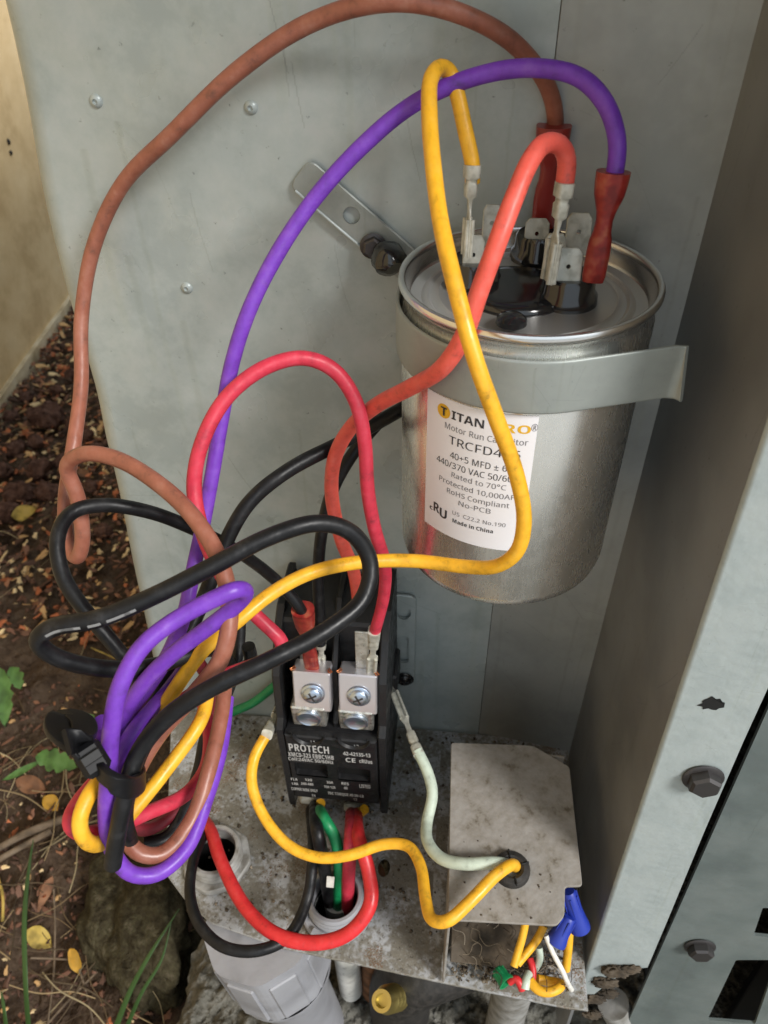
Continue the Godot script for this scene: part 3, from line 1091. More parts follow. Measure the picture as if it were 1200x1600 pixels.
func capacitor() -> void:
	var cx := 0.0146
	var cz := 0.0305
	var o := thing("capacitor", "round aluminium run capacitor with white printed label and three black terminal cups", "capacitor", Vector3(cx, 0.333, cz))
	var xf := Transform3D(Basis.IDENTITY, Vector3(cx, 0, cz))
	var b := Buf.new()
	lathe(b, [Vector2(0, 0.333), Vector2(0.0262, 0.333), Vector2(0.0292, 0.3338), Vector2(0.0306, 0.3355), Vector2(0.0311, 0.338), Vector2(0.0311, 0.376), Vector2(0.0311, 0.4130), Vector2(0.0305, 0.4152), Vector2(0.0304, 0.4160), Vector2(0.0307, 0.4172), Vector2(0.0312, 0.4182), Vector2(0.0313, 0.4188)], xf, 96)
	part("can", b, M.can_metal, o)
	var r := Buf.new()
	lathe(r, [Vector2(0.0310, 0.4183), Vector2(0.0316, 0.4186), Vector2(0.0320, 0.4193), Vector2(0.0320, 0.4200), Vector2(0.0317, 0.4206), Vector2(0.0312, 0.4208), Vector2(0.0306, 0.4206), Vector2(0.0302, 0.4200), Vector2(0.0300, 0.4190), Vector2(0.0297, 0.4160), Vector2(0.0289, 0.4151)], xf, 96)
	part("rim", r, M.rim_metal, o)
	var l := Buf.new()
	lathe(l, [Vector2(0.0290, 0.4153), Vector2(0.0262, 0.4150), Vector2(0.0255, 0.4156), Vector2(0.0247, 0.4157), Vector2(0.0240, 0.4151), Vector2(0.0225, 0.4152), Vector2(0.0218, 0.4157), Vector2(0.0210, 0.4152), Vector2(0.0, 0.4152)], xf, 72)
	part("lid", l, M.lid_metal, o)
	var k := Buf.new()
	lathe(k, [Vector2(0.0132, 0.4150), Vector2(0.0130, 0.4163), Vector2(0.0120, 0.4172), Vector2(0.0090, 0.4177), Vector2(0, 0.4178)], Transform3D(Basis.IDENTITY, Vector3(0.0115, 0, 0.0300)), 48)
	part("insulator", k, M.bakelite, o)
	var nub := Buf.new()
	lathe(nub, [Vector2(0.0036, 0.4170), Vector2(0.0034, 0.4182), Vector2(0.0022, 0.4191), Vector2(0, 0.4194)], Transform3D(Basis.IDENTITY, Vector3(0.01023, 0.41900, 0.04923) * Vector3(1, 0, 1)), 28)
	part("insulator_nub", nub, M.bakelite, o)
	for c in [Vector2(0.0012, 0.0255), Vector2(0.0240, 0.0330), Vector2(0.0180, 0.0075)]:
		var q := Buf.new()
		lathe(q, [Vector2(0.0074, 0.4150), Vector2(0.0072, 0.4172), Vector2(0.0064, 0.4182), Vector2(0.0062, 0.4212), Vector2(0.0056, 0.4220), Vector2(0.0050, 0.4216), Vector2(0, 0.4214)], Transform3D(Basis.IDENTITY, Vector3(c.x, 0, c.y)), 36)
		part("terminal_cup", q, M.bakelite, o)
	for e in [[Vector3(0.00072, 0.42256, 0.02620), 0.0052, 0.0105], [Vector3(0.00496, 0.42639, 0.01500), 0.0046, 0.0100], [Vector3(0.02301, 0.42387, 0.03450), 0.0064, 0.0096], [Vector3(0.02622, 0.42637, 0.01950), 0.0062, 0.0100], [Vector3(0.02024, 0.42457, 0.02700), 0.0050, 0.0090], [Vector3(0.01690, 0.42213, 0.01000), 0.0062, 0.0086]]:
		var t := Buf.new()
		var f := face_frame(e[0], Vector3(0.06, 0.28, 1))
		var w: float = e[1] / 2.0
		var h: float = e[2] / 2.0
		plate(t, PackedVector2Array([Vector2(-w, -h), Vector2(w, -h), Vector2(w, h * 0.72), Vector2(w * 0.66, h), Vector2(-w * 0.66, h), Vector2(-w, h * 0.72)]), f, 0.0008, 0.00018, [circle(Vector2(0, h * 0.12), 0.00055, 12)])
		part("terminal_tab", t, M.dull_tin, o)
	# label
	var a0 := deg_to_rad(-47.3)
	var a1 := deg_to_rad(6.2)
	var lb := Buf.new()
	var P := []
	var N := []
	for y in [0.3572, 0.3790, 0.4003]:
		var pp := PackedVector3Array()
		var nn := PackedVector3Array()
		for j in 33:
			var a := lerpf(a0, a1, j / 32.0)
			var d := Vector3(sin(a), 0, cos(a))
			pp.append(Vector3(cx, y, cz) + d * 0.03118)
			nn.append(d)
		P.append(pp)
		N.append(nn)
	lb.grid(P, N)
	var lab := part("label", lb, M.paper_label, o)
	var rr := 0.03124
	for e in [["ITAN", 0.0024, -32.8, 0.3964, "ink_black", true, 0.0086], ["PRO", 0.0024, -13.8, 0.3964, "ink_gold", true, 0.0090], ["®", 0.0020, 3.4, 0.3970, "ink_grey", false, 0.0015], ["Motor Run Capacitor", 0.0017, -36.3, 0.3927, "ink_grey", false, 0.0212], ["TRCFD405", 0.0024, -33.5, 0.3890, "ink_black", false, 0.0184],
			["40+5 MFD ± 6%", 0.0019, -32.4, 0.3846, "ink_black", false, 0.0170], ["440/370 VAC 50/60Hz", 0.0019, -40.1, 0.3815, "ink_black", false, 0.0236], ["Rated to 70°C", 0.0016, -31.4, 0.3786, "ink_grey", false, 0.0146], ["Protected 10,000AFC", 0.0016, -38.4, 0.3757, "ink_grey", false, 0.0222],
			["RoHS Compliant", 0.0016, -33.5, 0.3729, "ink_grey", false, 0.0170], ["No-PCB", 0.0016, -26.8, 0.3702, "ink_grey", false, 0.0088], ["US  C22.2 No.190", 0.0013, -29.6, 0.3662, "ink_grey", false, 0.0146], ["Made in China", 0.0013, -29.3, 0.3635, "ink_black", true, 0.0114]]:
		lettering(lab, e[0], e[1], Transform3D.IDENTITY, e[4], e[5], false, e[6], [cx, cz, rr, deg_to_rad(e[2]), e[3]])
	var dot := Buf.new()      # gold disc with a T in it
	var dp := []
	for j in 24:
		var a := deg_to_rad(-36.9) + cos(TAU * j / 24) * 0.0020 / rr
		dp.append(Vector3(cx, 0.3964 + sin(TAU * j / 24) * 0.0020, cz) + Vector3(sin(a), 0, cos(a)) * rr)
	dot.face(dp, Vector3(sin(deg_to_rad(-36.9)), 0, cos(deg_to_rad(-36.9))))
	part("emblem", dot, M.ink_gold, lab)
	lettering(lab, "T", 0.0024, Transform3D.IDENTITY, "ink_black", true, false, 0.0019, [cx, cz, rr + 0.00012, deg_to_rad(-38.6), 0.3964])
	lettering(lab, "c", 0.0016, Transform3D.IDENTITY, "ink_black", true, false, 0.0011, [cx, cz, rr, deg_to_rad(-43.8), 0.3640])
	lettering(lab, "R", 0.0032, Transform3D.IDENTITY, "ink_black", true, false, 0.0021, [cx, cz, rr, deg_to_rad(-41.5), 0.3650])
	lettering(lab, "U", 0.0032, Transform3D.IDENTITY, "ink_black", true, false, 0.0024, [cx, cz, rr, deg_to_rad(-37.5), 0.3642])

func strap() -> void:
	var o := thing("capacitor_strap", "dull grey-green steel strap round the capacitor with a loose end", "strap", Vector3(-0.02862, 0.42070, 0.00100))
	var cx := 0.0146
	var cz := 0.0305
	var b := Buf.new()
	var pts := []
	var yc := 0.4082
	for j in 44:
		var a := deg_to_rad(lerpf(-150.0, 17.0, j / 43.0))
		pts.append(Vector3(cx + sin(a) * 0.0321, yc, cz + cos(a) * 0.0321))
	var e: Vector3 = pts[-1]
	var dir := Vector3(cos(deg_to_rad(17.0)), 0, -sin(deg_to_rad(17.0)))
	for s in [0.005, 0.011, 0.018, 0.0235]:
		pts.append(e + dir * s + Vector3(0, s * 0.03, 0))
	pts.append(e + dir * 0.0258 + Vector3(0.0, 0.0006, 0.0006))
	pts.append(e + dir * 0.0266 + Vector3(0, 0.0008, 0.0018))
	ribbon(b, pts, Vector3.UP, 0.0068, 0.00045)
	part("band", b, M.strap_steel, o)
	# fixing plate on the back panel, sloping down to the can
	var m := Buf.new()
	var ax := Vector3(0.0236, -0.0200, 0).normalized()
	var f := Transform3D(Basis(ax, Vector3(0.0200, 0.0236, 0).normalized(), Vector3(0, 0, 1)), Vector3(-0.04634, 0.43401, 0.00110))
	var hk := Vector3(-0.03297, 0.42327, 0.00110) - f.origin
	var hx := hk.dot(f.basis.x)
	plate(m, round_poly(PackedVector2Array([Vector2(-0.0005, -0.0050), Vector2(0.042, -0.0050), Vector2(0.042, 0.0047), Vector2(-0.0005, 0.0047)]), 0.003, 5), f, 0.0007, 0.0003, [circle(Vector2(hx, 0.0004), 0.0024, 18)])
	var pl := part("fixing_plate", m, M.strap_steel, o)
	var rb := Buf.new()     # stiffening bead along the lower edge
	tube(rb, [f * Vector3(0.0015, -0.0046, 0.0006), f * Vector3(0.012, -0.0048, 0.0007), f * Vector3(0.026, -0.0048, 0.0007), f * Vector3(0.034, -0.0046, 0.0006)], 0.0005, 8, 0.003)
	part("bead", rb, M.painted_steel, pl)
	bolt(o, "screw", Vector3(-0.02717, 0.41516, 0.00240), Vector3(0.1, 0, 1), 0.0030, "dark_bolt", false, 0.4)
	var kn := Buf.new()
	loft(kn, [Vector3(-0.02478, 0.41401, 0.00300), Vector3(-0.02302, 0.41383, 0.00600), Vector3(-0.02130, 0.41295, 0.00900), Vector3(-0.02051, 0.41195, 0.01000)], Vector3(0, 0, 1), [0.0028, 0.0046, 0.0046, 0.0026], [0.0028, 0.0044, 0.0044, 0.0026], 0.8, 18)
	part("clamp_screw", kn, M.bakelite, o)

func contactor() -> void:
	var o := thing("contactor", "black plastic contactor with two bright screw lugs and white printed face", "contactor", Vector3(-0.043, 0.19, 0.001))
	var core := Buf.new()
	cbox(core, Transform3D(Basis.IDENTITY, Vector3(-0.0425, 0.235, 0.0155)), Vector3(0.0395, 0.098, 0.027), 0.0012)
	part("body", core, M.black_plastic, o)
	for e in [[-0.0642, 0.0030, 0.046], [-0.0425, 0.0022, 0.041], [-0.0245, 0.0032, 0.046]]:
		var c := Buf.new()
		var xf := Transform3D(Basis(Vector3(0, 0, 1), Vector3(0, 1, 0), Vector3(-1, 0, 0)), Vector3(e[0] + e[1], 0, 0))
		var z: float = e[2]
		plate(c, PackedVector2Array([Vector2(0.002, 0.287), Vector2(0.002, 0.186), Vector2(z + 0.0035, 0.186), Vector2(z + 0.0035, 0.243), Vector2(z, 0.246), Vector2(z - 0.003, 0.268), Vector2(z - 0.013, 0.281), Vector2(z - 0.022, 0.287)]), xf, e[1], 0.0006)
		part("cheek", c, M.black_plastic, o)
	var lower := Buf.new()
	cbox(lower, Transform3D(Basis.IDENTITY, Vector3(-0.0428, 0.2165, 0.0375)), Vector3(0.0366, 0.047, 0.018), 0.0006)
	part("lower_block", lower, M.black_plastic, o)
	var fc := Buf.new()
	var f := Transform3D(Basis.IDENTITY, Vector3(0, 0, 0.0466))
	var wl := PackedVector2Array([Vector2(-0.0586, 0.2115), Vector2(-0.0452, 0.2115), Vector2(-0.0452, 0.2214), Vector2(-0.0586, 0.2214)])
	var wr := PackedVector2Array([Vector2(-0.0412, 0.2108), Vector2(-0.0278, 0.2108), Vector2(-0.0278, 0.2207), Vector2(-0.0412, 0.2207)])
	plate(fc, PackedVector2Array([Vector2(-0.0608, 0.194), Vector2(-0.0248, 0.194), Vector2(-0.0248, 0.2405), Vector2(-0.0608, 0.2405)]), f, 0.0034, 0.0006, [round_poly(wl, 0.0008, 3), round_poly(wr, 0.0008, 3)])
	var plate_face := part("face_plate", fc, M.black_plastic, o)
	for q in [Vector2(-0.0519, 0.21645), Vector2(-0.0345, 0.21575)]:
		var wv := Buf.new()
		cbox(wv, Transform3D(Basis.IDENTITY, Vector3(q.x, q.y, 0.04665)), Vector3(0.0138, 0.0102, 0.0005), 0.0001)
		part("window_recess", wv, M.void_black, plate_face)
	# rounded pockets under the lugs
	for x in [-0.0510, -0.0335]:
		var pk := Buf.new()
		lathe(pk, [Vector2(0.0066, 0.0), Vector2(0.0066, 0.0012), Vector2(0.0060, 0.0015), Vector2(0.0055, 0.0004)], Transform3D(Basis(Vector3(1, 0, 0), Vector3(0, 0, 1), Vector3(0, -1, 0)), Vector3(x, 0.2428, 0.0498)), 24, -PI / 2, PI / 2)
		part("pocket_rim", pk, M.black_plastic, o)
	# screw lugs
	for e in [[Vector3(-0.04918, 0.26194, 0.04450), Vector3(-0.05109, 0.24898, 0.04650)], [Vector3(-0.03183, 0.26268, 0.04450), Vector3(-0.03283, 0.24907, 0.04650)]]:
		var up := face_frame(e[0], Vector3(0.0, 0.22, 1))
		var lg := Buf.new()
		cbox(lg, up * Transform3D(Basis.IDENTITY, Vector3(0, 0, -0.004)), Vector3(0.0142, 0.0186, 0.008), 0.0005)
		var lug := part("lug", lg, M.zinc_bright, o)
		bolt(o, "lug_screw", up * Vector3(0.0004, -0.0004, 0.0001), up.basis.z, 0.0036, "screw_zinc", true, 0.5)
		var lo := Buf.new()
		var dn := face_frame(e[1], Vector3(0, -0.05, 1))
		cbox(lo, dn * Transform3D(Basis.IDENTITY, Vector3(0, -0.0005, -0.005)), Vector3(0.0132, 0.0124, 0.010), 0.0006)
		part("lug_foot", lo, M.tin, lug)
		var rg := Buf.new()
		lathe(rg, [Vector2(0.0048, 0.0001), Vector2(0.0048, 0.0008), Vector2(0.0042, 0.0011), Vector2(0.0036, 0.0006), Vector2(0, 0.0003)], axis_frame(dn * Vector3(0, -0.0003, 0), dn.basis.z), 28)
		var rs := part("clamp_screw", rg, M.screw_zinc, lug)
		# frayed copper at the lug's mouth
		for s in [-1.0, 1.0]:
			for k in 2:
				var cu := Buf.new()
				var q: Vector3 = up * Vector3(s * (0.0060 + k * 0.0005), 0.0098 + k * 0.0002, -0.002 - k * 0.0006)
				tube(cu, [q, q + Vector3(s * 0.0008, 0.0004, 0.0014), q + Vector3(s * 0.0014, 0.0006 - k * 0.0004, 0.0018)], 0.00028, 6, 0.001)
				part("copper_strand", cu, M.copper, o)
	# silver tabs standing behind the lugs
	for q in [[Vector3(-0.03052, 0.27800, 0.03750), 0.0050, 0.022], [Vector3(-0.05312, 0.26661, 0.03300), 0.0045, 0.016]]:
		var t := Buf.new()
		cbox(t, face_frame(q[0], Vector3(0, 0.12, 1)), Vector3(q[1], q[2], 0.0008), 0.0002)
		part("tab", t, M.tin, o)
	# bottom terminals
	for q in [[Vector3(-0.05583, 0.17933, 0.04400), 0.010], [Vector3(-0.03614, 0.17621, 0.04400), 0.0105]]:
		var t := Buf.new()
		cbox(t, face_frame(q[0] + Vector3(0, 0.002, 0), Vector3(0, 0.6, 1)), Vector3(q[1], 0.0036, 0.0036), 0.0009)
		part("line_terminal", t, M.dull_tin, o)
	# coil terminals at the sides
	for q in [[Vector3(-0.06629, 0.22940, 0.03000), Vector3(-0.07166, 0.21796, 0.03000)], [Vector3(-0.02172, 0.23888, 0.02200), Vector3(-0.01892, 0.23055, 0.02400)]]:
		var t := Buf.new()
		ribbon(t, [q[0], q[0].lerp(q[1], 0.5), q[1]], Vector3(0, 0, 1), 0.0030, 0.0005)
		part("coil_tab", t, M.tin, o)
	var ck := Buf.new()
	cbox(ck, Transform3D(Basis.IDENTITY, Vector3(-0.06838, 0.22010, 0.02600)), Vector3(0.007, 0.008, 0.014), 0.001)
	cbox(ck, Transform3D(Basis.IDENTITY, Vector3(-0.07168, 0.20901, 0.02400)), Vector3(0.005, 0.006, 0.009), 0.001)
	part("coil_lug", ck, M.black_plastic, o)
	var ck2 := Buf.new()
	cbox(ck2, Transform3D(Basis.IDENTITY, Vector3(-0.02253, 0.23766, 0.01400)), Vector3(0.006, 0.014, 0.016), 0.001)
	part("coil_lug", ck2, M.black_plastic, o)
	# mounting plate with keyhole ears
	var mp := Buf.new()
	plate(mp, round_poly(PackedVector2Array([Vector2(-0.071, 0.198), Vector2(-0.0135, 0.212), Vector2(-0.0135, 0.2718), Vector2(-0.071, 0.2718)]), 0.004, 5), Transform3D(Basis.IDENTITY, Vector3(0, 0, 0.0008)), 0.0011, 0.0004, [circle(Vector2(-0.0186, 0.2618), 0.0030, 18, 0.0044), round_poly(PackedVector2Array([Vector2(-0.0208, 0.229), Vector2(-0.0164, 0.229), Vector2(-0.0164, 0.247), Vector2(-0.0208, 0.247)]), 0.0018, 4)])
	part("mounting_plate", mp, M.painted_steel, o)
	bolt(o, "mounting_screw", Vector3(-0.01816, 0.21811, 0.00220), Vector3(0, 0, 1), 0.0034, "bakelite", true, 0.2)
	# print on the face
	for e in [["PROTECH", 0.0042, Vector3(-0.05996, 0.23255, 0.05008), true, 0.0160], ["L1", 0.0017, Vector3(-0.05061, 0.23760, 0.05008), false, 0.0014], ["L2", 0.0019, Vector3(-0.03357, 0.23712, 0.05008), false, 0.0016], ["XMC0-323 EBBC1HB", 0.0025, Vector3(-0.06048, 0.22741, 0.05008), true, 0.0184], ["Coil:24VAC 50/60Hz", 0.0020, Vector3(-0.06081, 0.22408, 0.05008), true, 0.0182],
			["42-42135-13", 0.0021, Vector3(-0.03812, 0.23143, 0.05008), true, 0.0108], ["CE", 0.0026, Vector3(-0.03759, 0.22690, 0.05008), true, 0.0040], ["cRUus", 0.0022, Vector3(-0.03197, 0.22688, 0.05008), true, 0.0052],
			["FLA", 0.0016, Vector3(-0.06130, 0.20840, 0.05008), true, 0.0028], ["LRA", 0.0016, Vector3(-0.06110, 0.20488, 0.05008), true, 0.0026], ["120", 0.0016, Vector3(-0.05533, 0.20892, 0.05008), true, 0.0030], ["240 480", 0.0016, Vector3(-0.05724, 0.20555, 0.05008), true, 0.0052], ["30A", 0.0016, Vector3(-0.04625, 0.20847, 0.05008), true, 0.0028], ["150 125", 0.0016, Vector3(-0.04758, 0.20469, 0.05008), true, 0.0048],
			["RES", 0.0017, Vector3(-0.04011, 0.20853, 0.05008), true, 0.0030], ["40", 0.0017, Vector3(-0.03922, 0.20513, 0.05008), true, 0.0016], ["LISTED", 0.0022, Vector3(-0.03269, 0.20781, 0.05008), true, 0.0046], ["COPPER WIRE ONLY", 0.0018, Vector3(-0.06179, 0.20064, 0.05008), true, 0.0112], ["75C TORQUE 40 IN-LB", 0.0018, Vector3(-0.04629, 0.19974, 0.05008), true, 0.0152], ["T1", 0.0016, Vector3(-0.05338, 0.19637, 0.05008), true, 0.0015], ["T2", 0.0016, Vector3(-0.03558, 0.19642, 0.05008), true, 0.0016]]:
		lettering(plate_face, e[0], e[1] * 1.2, Transform3D(Basis.IDENTITY, e[2]), "print_white", e[3], false, e[4])

func threaded(b: Buf, at: Vector3, r: float, inner: float, h: float, rings: int) -> void:
	var prof := [Vector2(r, 0)]
	for k in rings:
		var y0 := h * k / rings
		var s := h / rings
		prof.append(Vector2(r, y0 + s * 0.15)); prof.append(Vector2(r * 1.045, y0 + s * 0.42)); prof.append(Vector2(r * 1.045, y0 + s * 0.62)); prof.append(Vector2(r, y0 + s * 0.92))
	prof.append(Vector2(r * 0.97, h)); prof.append(Vector2(inner * 1.04, h)); prof.append(Vector2(inner, h - 0.0006)); prof.append(Vector2(inner, -0.006))
	lathe(b, prof, Transform3D(Basis.IDENTITY, at), 40, 0.0, TAU, 0.9)

func bore(o: Node3D, at: Vector3, r: float) -> void:      # the dark inside of a conduit
	var b := Buf.new()
	lathe(b, [Vector2(r * 0.995, 0.002), Vector2(r * 0.995, -0.03), Vector2(0, -0.03)], Transform3D(Basis.IDENTITY, at), 32)
	part("bore", b, M.void_black, o)

func fittings() -> void:
	var c1 := Vector3(-0.03804, 0.17780, 0.08673)
	var o := thing("conduit_fitting", "grey threaded plastic conduit fitting holding the supply wires under the contactor", "conduit fitting", c1)
	var b := Buf.new()
	threaded(b, c1, 0.0108, 0.0090, 0.0125, 4)
	part("threaded_neck", b, M.pvc_grey, o)
	bore(o, c1, 0.0090)
	var nut := Buf.new()
	lathe(nut, [Vector2(0.0142, 0.0), Vector2(0.0142, 0.0022), Vector2(0.0136, 0.0028), Vector2(0.0112, 0.0028)], Transform3D(Basis.IDENTITY, c1), 40)
	for k in 8:
		var a := TAU * k / 8.0 + 0.35
		cbox(nut, Transform3D(Basis(Vector3.UP, a), c1 + Vector3(sin(a), 0, cos(a)) * 0.0132 + Vector3(0, 0.0028, 0)), Vector3(0.005, 0.0045, 0.0030), 0.0005)
	part("locknut", nut, M.pvc_grey, o)
	var c2 := Vector3(-0.09092, 0.17780, 0.07316)
	o = thing("conduit_hub", "dirty metal conduit hub with bright locknut at the shelf's rounded corner", "conduit fitting", c2)
	b = Buf.new()
	threaded(b, c2, 0.0107, 0.0088, 0.0105, 4)
	part("threaded_neck", b, M.thread_grey, o)
	bore(o, c2, 0.0088)
	nut = Buf.new()
	plate(nut, round_poly(circle(Vector2.ZERO, 0.0148, 8), 0.002, 3), Transform3D(Basis(Vector3(1, 0, 0), Vector3(0, 0, -1), Vector3(0, 1, 0)), c2), 0.0032, 0.0006, [circle(Vector2.ZERO, 0.0106, 32)])
	part("locknut", nut, M.thread_grey, o)
	# big grey connector hanging below the shelf
	var c3 := Vector3(-0.0610, 0.1745, 0.0945)
	o = thing("liquid_tight_connector", "large pale grey plastic conduit connector with an octagonal nut below the shelf", "conduit fitting", Vector3(c3.x, 0.10, c3.z))
	var prof := circle(Vector2.ZERO, 0.0235, 8)
	var n1 := Buf.new()
	var down := Transform3D(Basis(Vector3(1, 0, 0).rotated(Vector3.UP, 0.2), Vector3(0, 0, 1).rotated(Vector3.UP, 0.2), Vector3(0, -1, 0)), c3)
	plate(n1, round_poly(prof, 0.004, 4), Transform3D(down.basis, c3), 0.042, 0.003)
	var nut3 := part("nut", n1, M.pvc_grey, o)
	for k in 8:
		var a := TAU * (k + 0.5) / 8.0
		var rb := Buf.new()
		var d := down.basis * Vector3(cos(a), sin(a), 0)
		cbox(rb, Transform3D(Basis(Vector3.UP.cross(d), Vector3.UP, d), c3 + d * 0.0214 + Vector3(0, -0.022, 0)), Vector3(0.0115, 0.032, 0.0024), 0.0006)
		part("grip", rb, M.pvc_grey, nut3)
	var n2 := Buf.new()
	lathe(n2, [Vector2(0.0218, 0.000), Vector2(0.0218, -0.003), Vector2(0.0205, -0.006), Vector2(0.0175, -0.008), Vector2(0.0160, -0.012), Vector2(0.0155, -0.10)], Transform3D(Basis.IDENTITY, c3 + Vector3(0, -0.042, 0)), 40)
	part("hose", n2, M.pvc_grey, o)
	o.rotation.z = 0.10
	var wp := Buf.new()
	loft(wp, [Vector3(-0.0385, 0.175, 0.082), Vector3(-0.0385, 0.12, 0.080), Vector3(-0.039, 0.055, 0.078)], Vector3.RIGHT, [0.006, 0.006, 0.006], [0.006, 0.006, 0.006], 1.0, 20)
	single("plastic_pipe", wp, M.white_insulation, "short cream plastic pipe just behind the big grey connector", "pipe")
	# pipes and valve in the dark below the shelf
	var cp := Buf.new()
	tube(cp, [Vector3(-0.0265, 0.172, 0.070), Vector3(-0.0268, 0.13, 0.072), Vector3(-0.027, 0.09, 0.074), Vector3(-0.0275, 0.05, 0.076)], 0.0062, 18, 0.004)
	single("copper_pipe", cp, M.leaf_brown, "dull brown copper pipe standing beside the brass valve", "pipe")
	var ip := Buf.new()
	tube(ip, [Vector3(0.045, 0.112, 0.055), Vector3(0.02, 0.116, 0.075), Vector3(-0.004, 0.112, 0.085), Vector3(-0.012, 0.09, 0.085), Vector3(-0.013, 0.05, 0.085)], 0.0150, 20, 0.004)
	single("insulated_pipe", ip, M.rubber, "thick black foam covered pipe under the shelf front", "pipe")
	var gp := Buf.new()
	tube(gp, [Vector3(0.036, 0.172, 0.094), Vector3(0.0365, 0.13, 0.093), Vector3(0.037, 0.09, 0.092), Vector3(0.0375, 0.05, 0.091)], 0.0085, 20, 0.004)
	single("drain_pipe", gp, M.thread_grey, "grey vertical pipe under the control box", "pipe")
	var gq := Buf.new()
	tube(gq, [Vector3(0.08089, 0.11755, 0.09069), Vector3(0.08895, 0.09796, 0.09220), Vector3(0.09945, 0.07148, 0.09424)], 0.0068, 18, 0.003)
	single("grey_tube", gq, M.thread_grey, "grey tube end below the torn foot of the flange", "pipe")
	var v0 := Vector3(-0.01112, 0.10690, 0.09400)
	var v1 := Vector3(-0.01888, 0.13090, 0.10400)
	o = thing("service_valve", "small brass threaded valve stub in the dark under the shelf", "valve", v0)
	var bv := Buf.new()
	var vp := [Vector2(0.0052, 0)]
	var vl := v0.distance_to(v1)
	for k in 5:
		vp.append(Vector2(0.0050, vl * (k + 0.15) / 6.0)); vp.append(Vector2(0.0057, vl * (k + 0.5) / 6.0)); vp.append(Vector2(0.0050, vl * (k + 0.85) / 6.0))
	vp.append_array([Vector2(0.0046, vl * 0.92), Vector2(0.0044, vl), Vector2(0.0028, vl), Vector2(0.0024, vl * 0.9), Vector2(0, vl * 0.9)])
	lathe(bv, vp, axis_frame(v0, v1 - v0), 28, 0.0, TAU, 0.9)
	part("thread", bv, M.brass, o)
	var bs := Buf.new()
	lathe(bs, [Vector2(0.0036, -0.02), Vector2(0.0036, -0.004), Vector2(0.0052, -0.0005)], axis_frame(v0, v1 - v0), 20)
	part("stem", bs, M.brass, o)
	# dried mud at the torn foot of the flange
	var md := Buf.new()
	for e in [[Vector3(0.07026, 0.17810, 0.09903), 0.0050], [Vector3(0.06810, 0.16691, 0.09939), 0.0048], [Vector3(0.07535, 0.18030, 0.09836), 0.0036], [Vector3(0.06650, 0.15064, 0.10015), 0.0044], [Vector3(0.07155, 0.15414, 0.09888), 0.004], [Vector3(0.06851, 0.13298, 0.10051), 0.004]]:
		blob(md, e[0], Vector3(e[1], e[1] * 0.8, e[1] * 0.35), int(e[1] * 1e5), 0.6, 14)
	single("mud_clod", md, M.mud, "crumbly brown mud stuck to the foot of the flange", "mud")
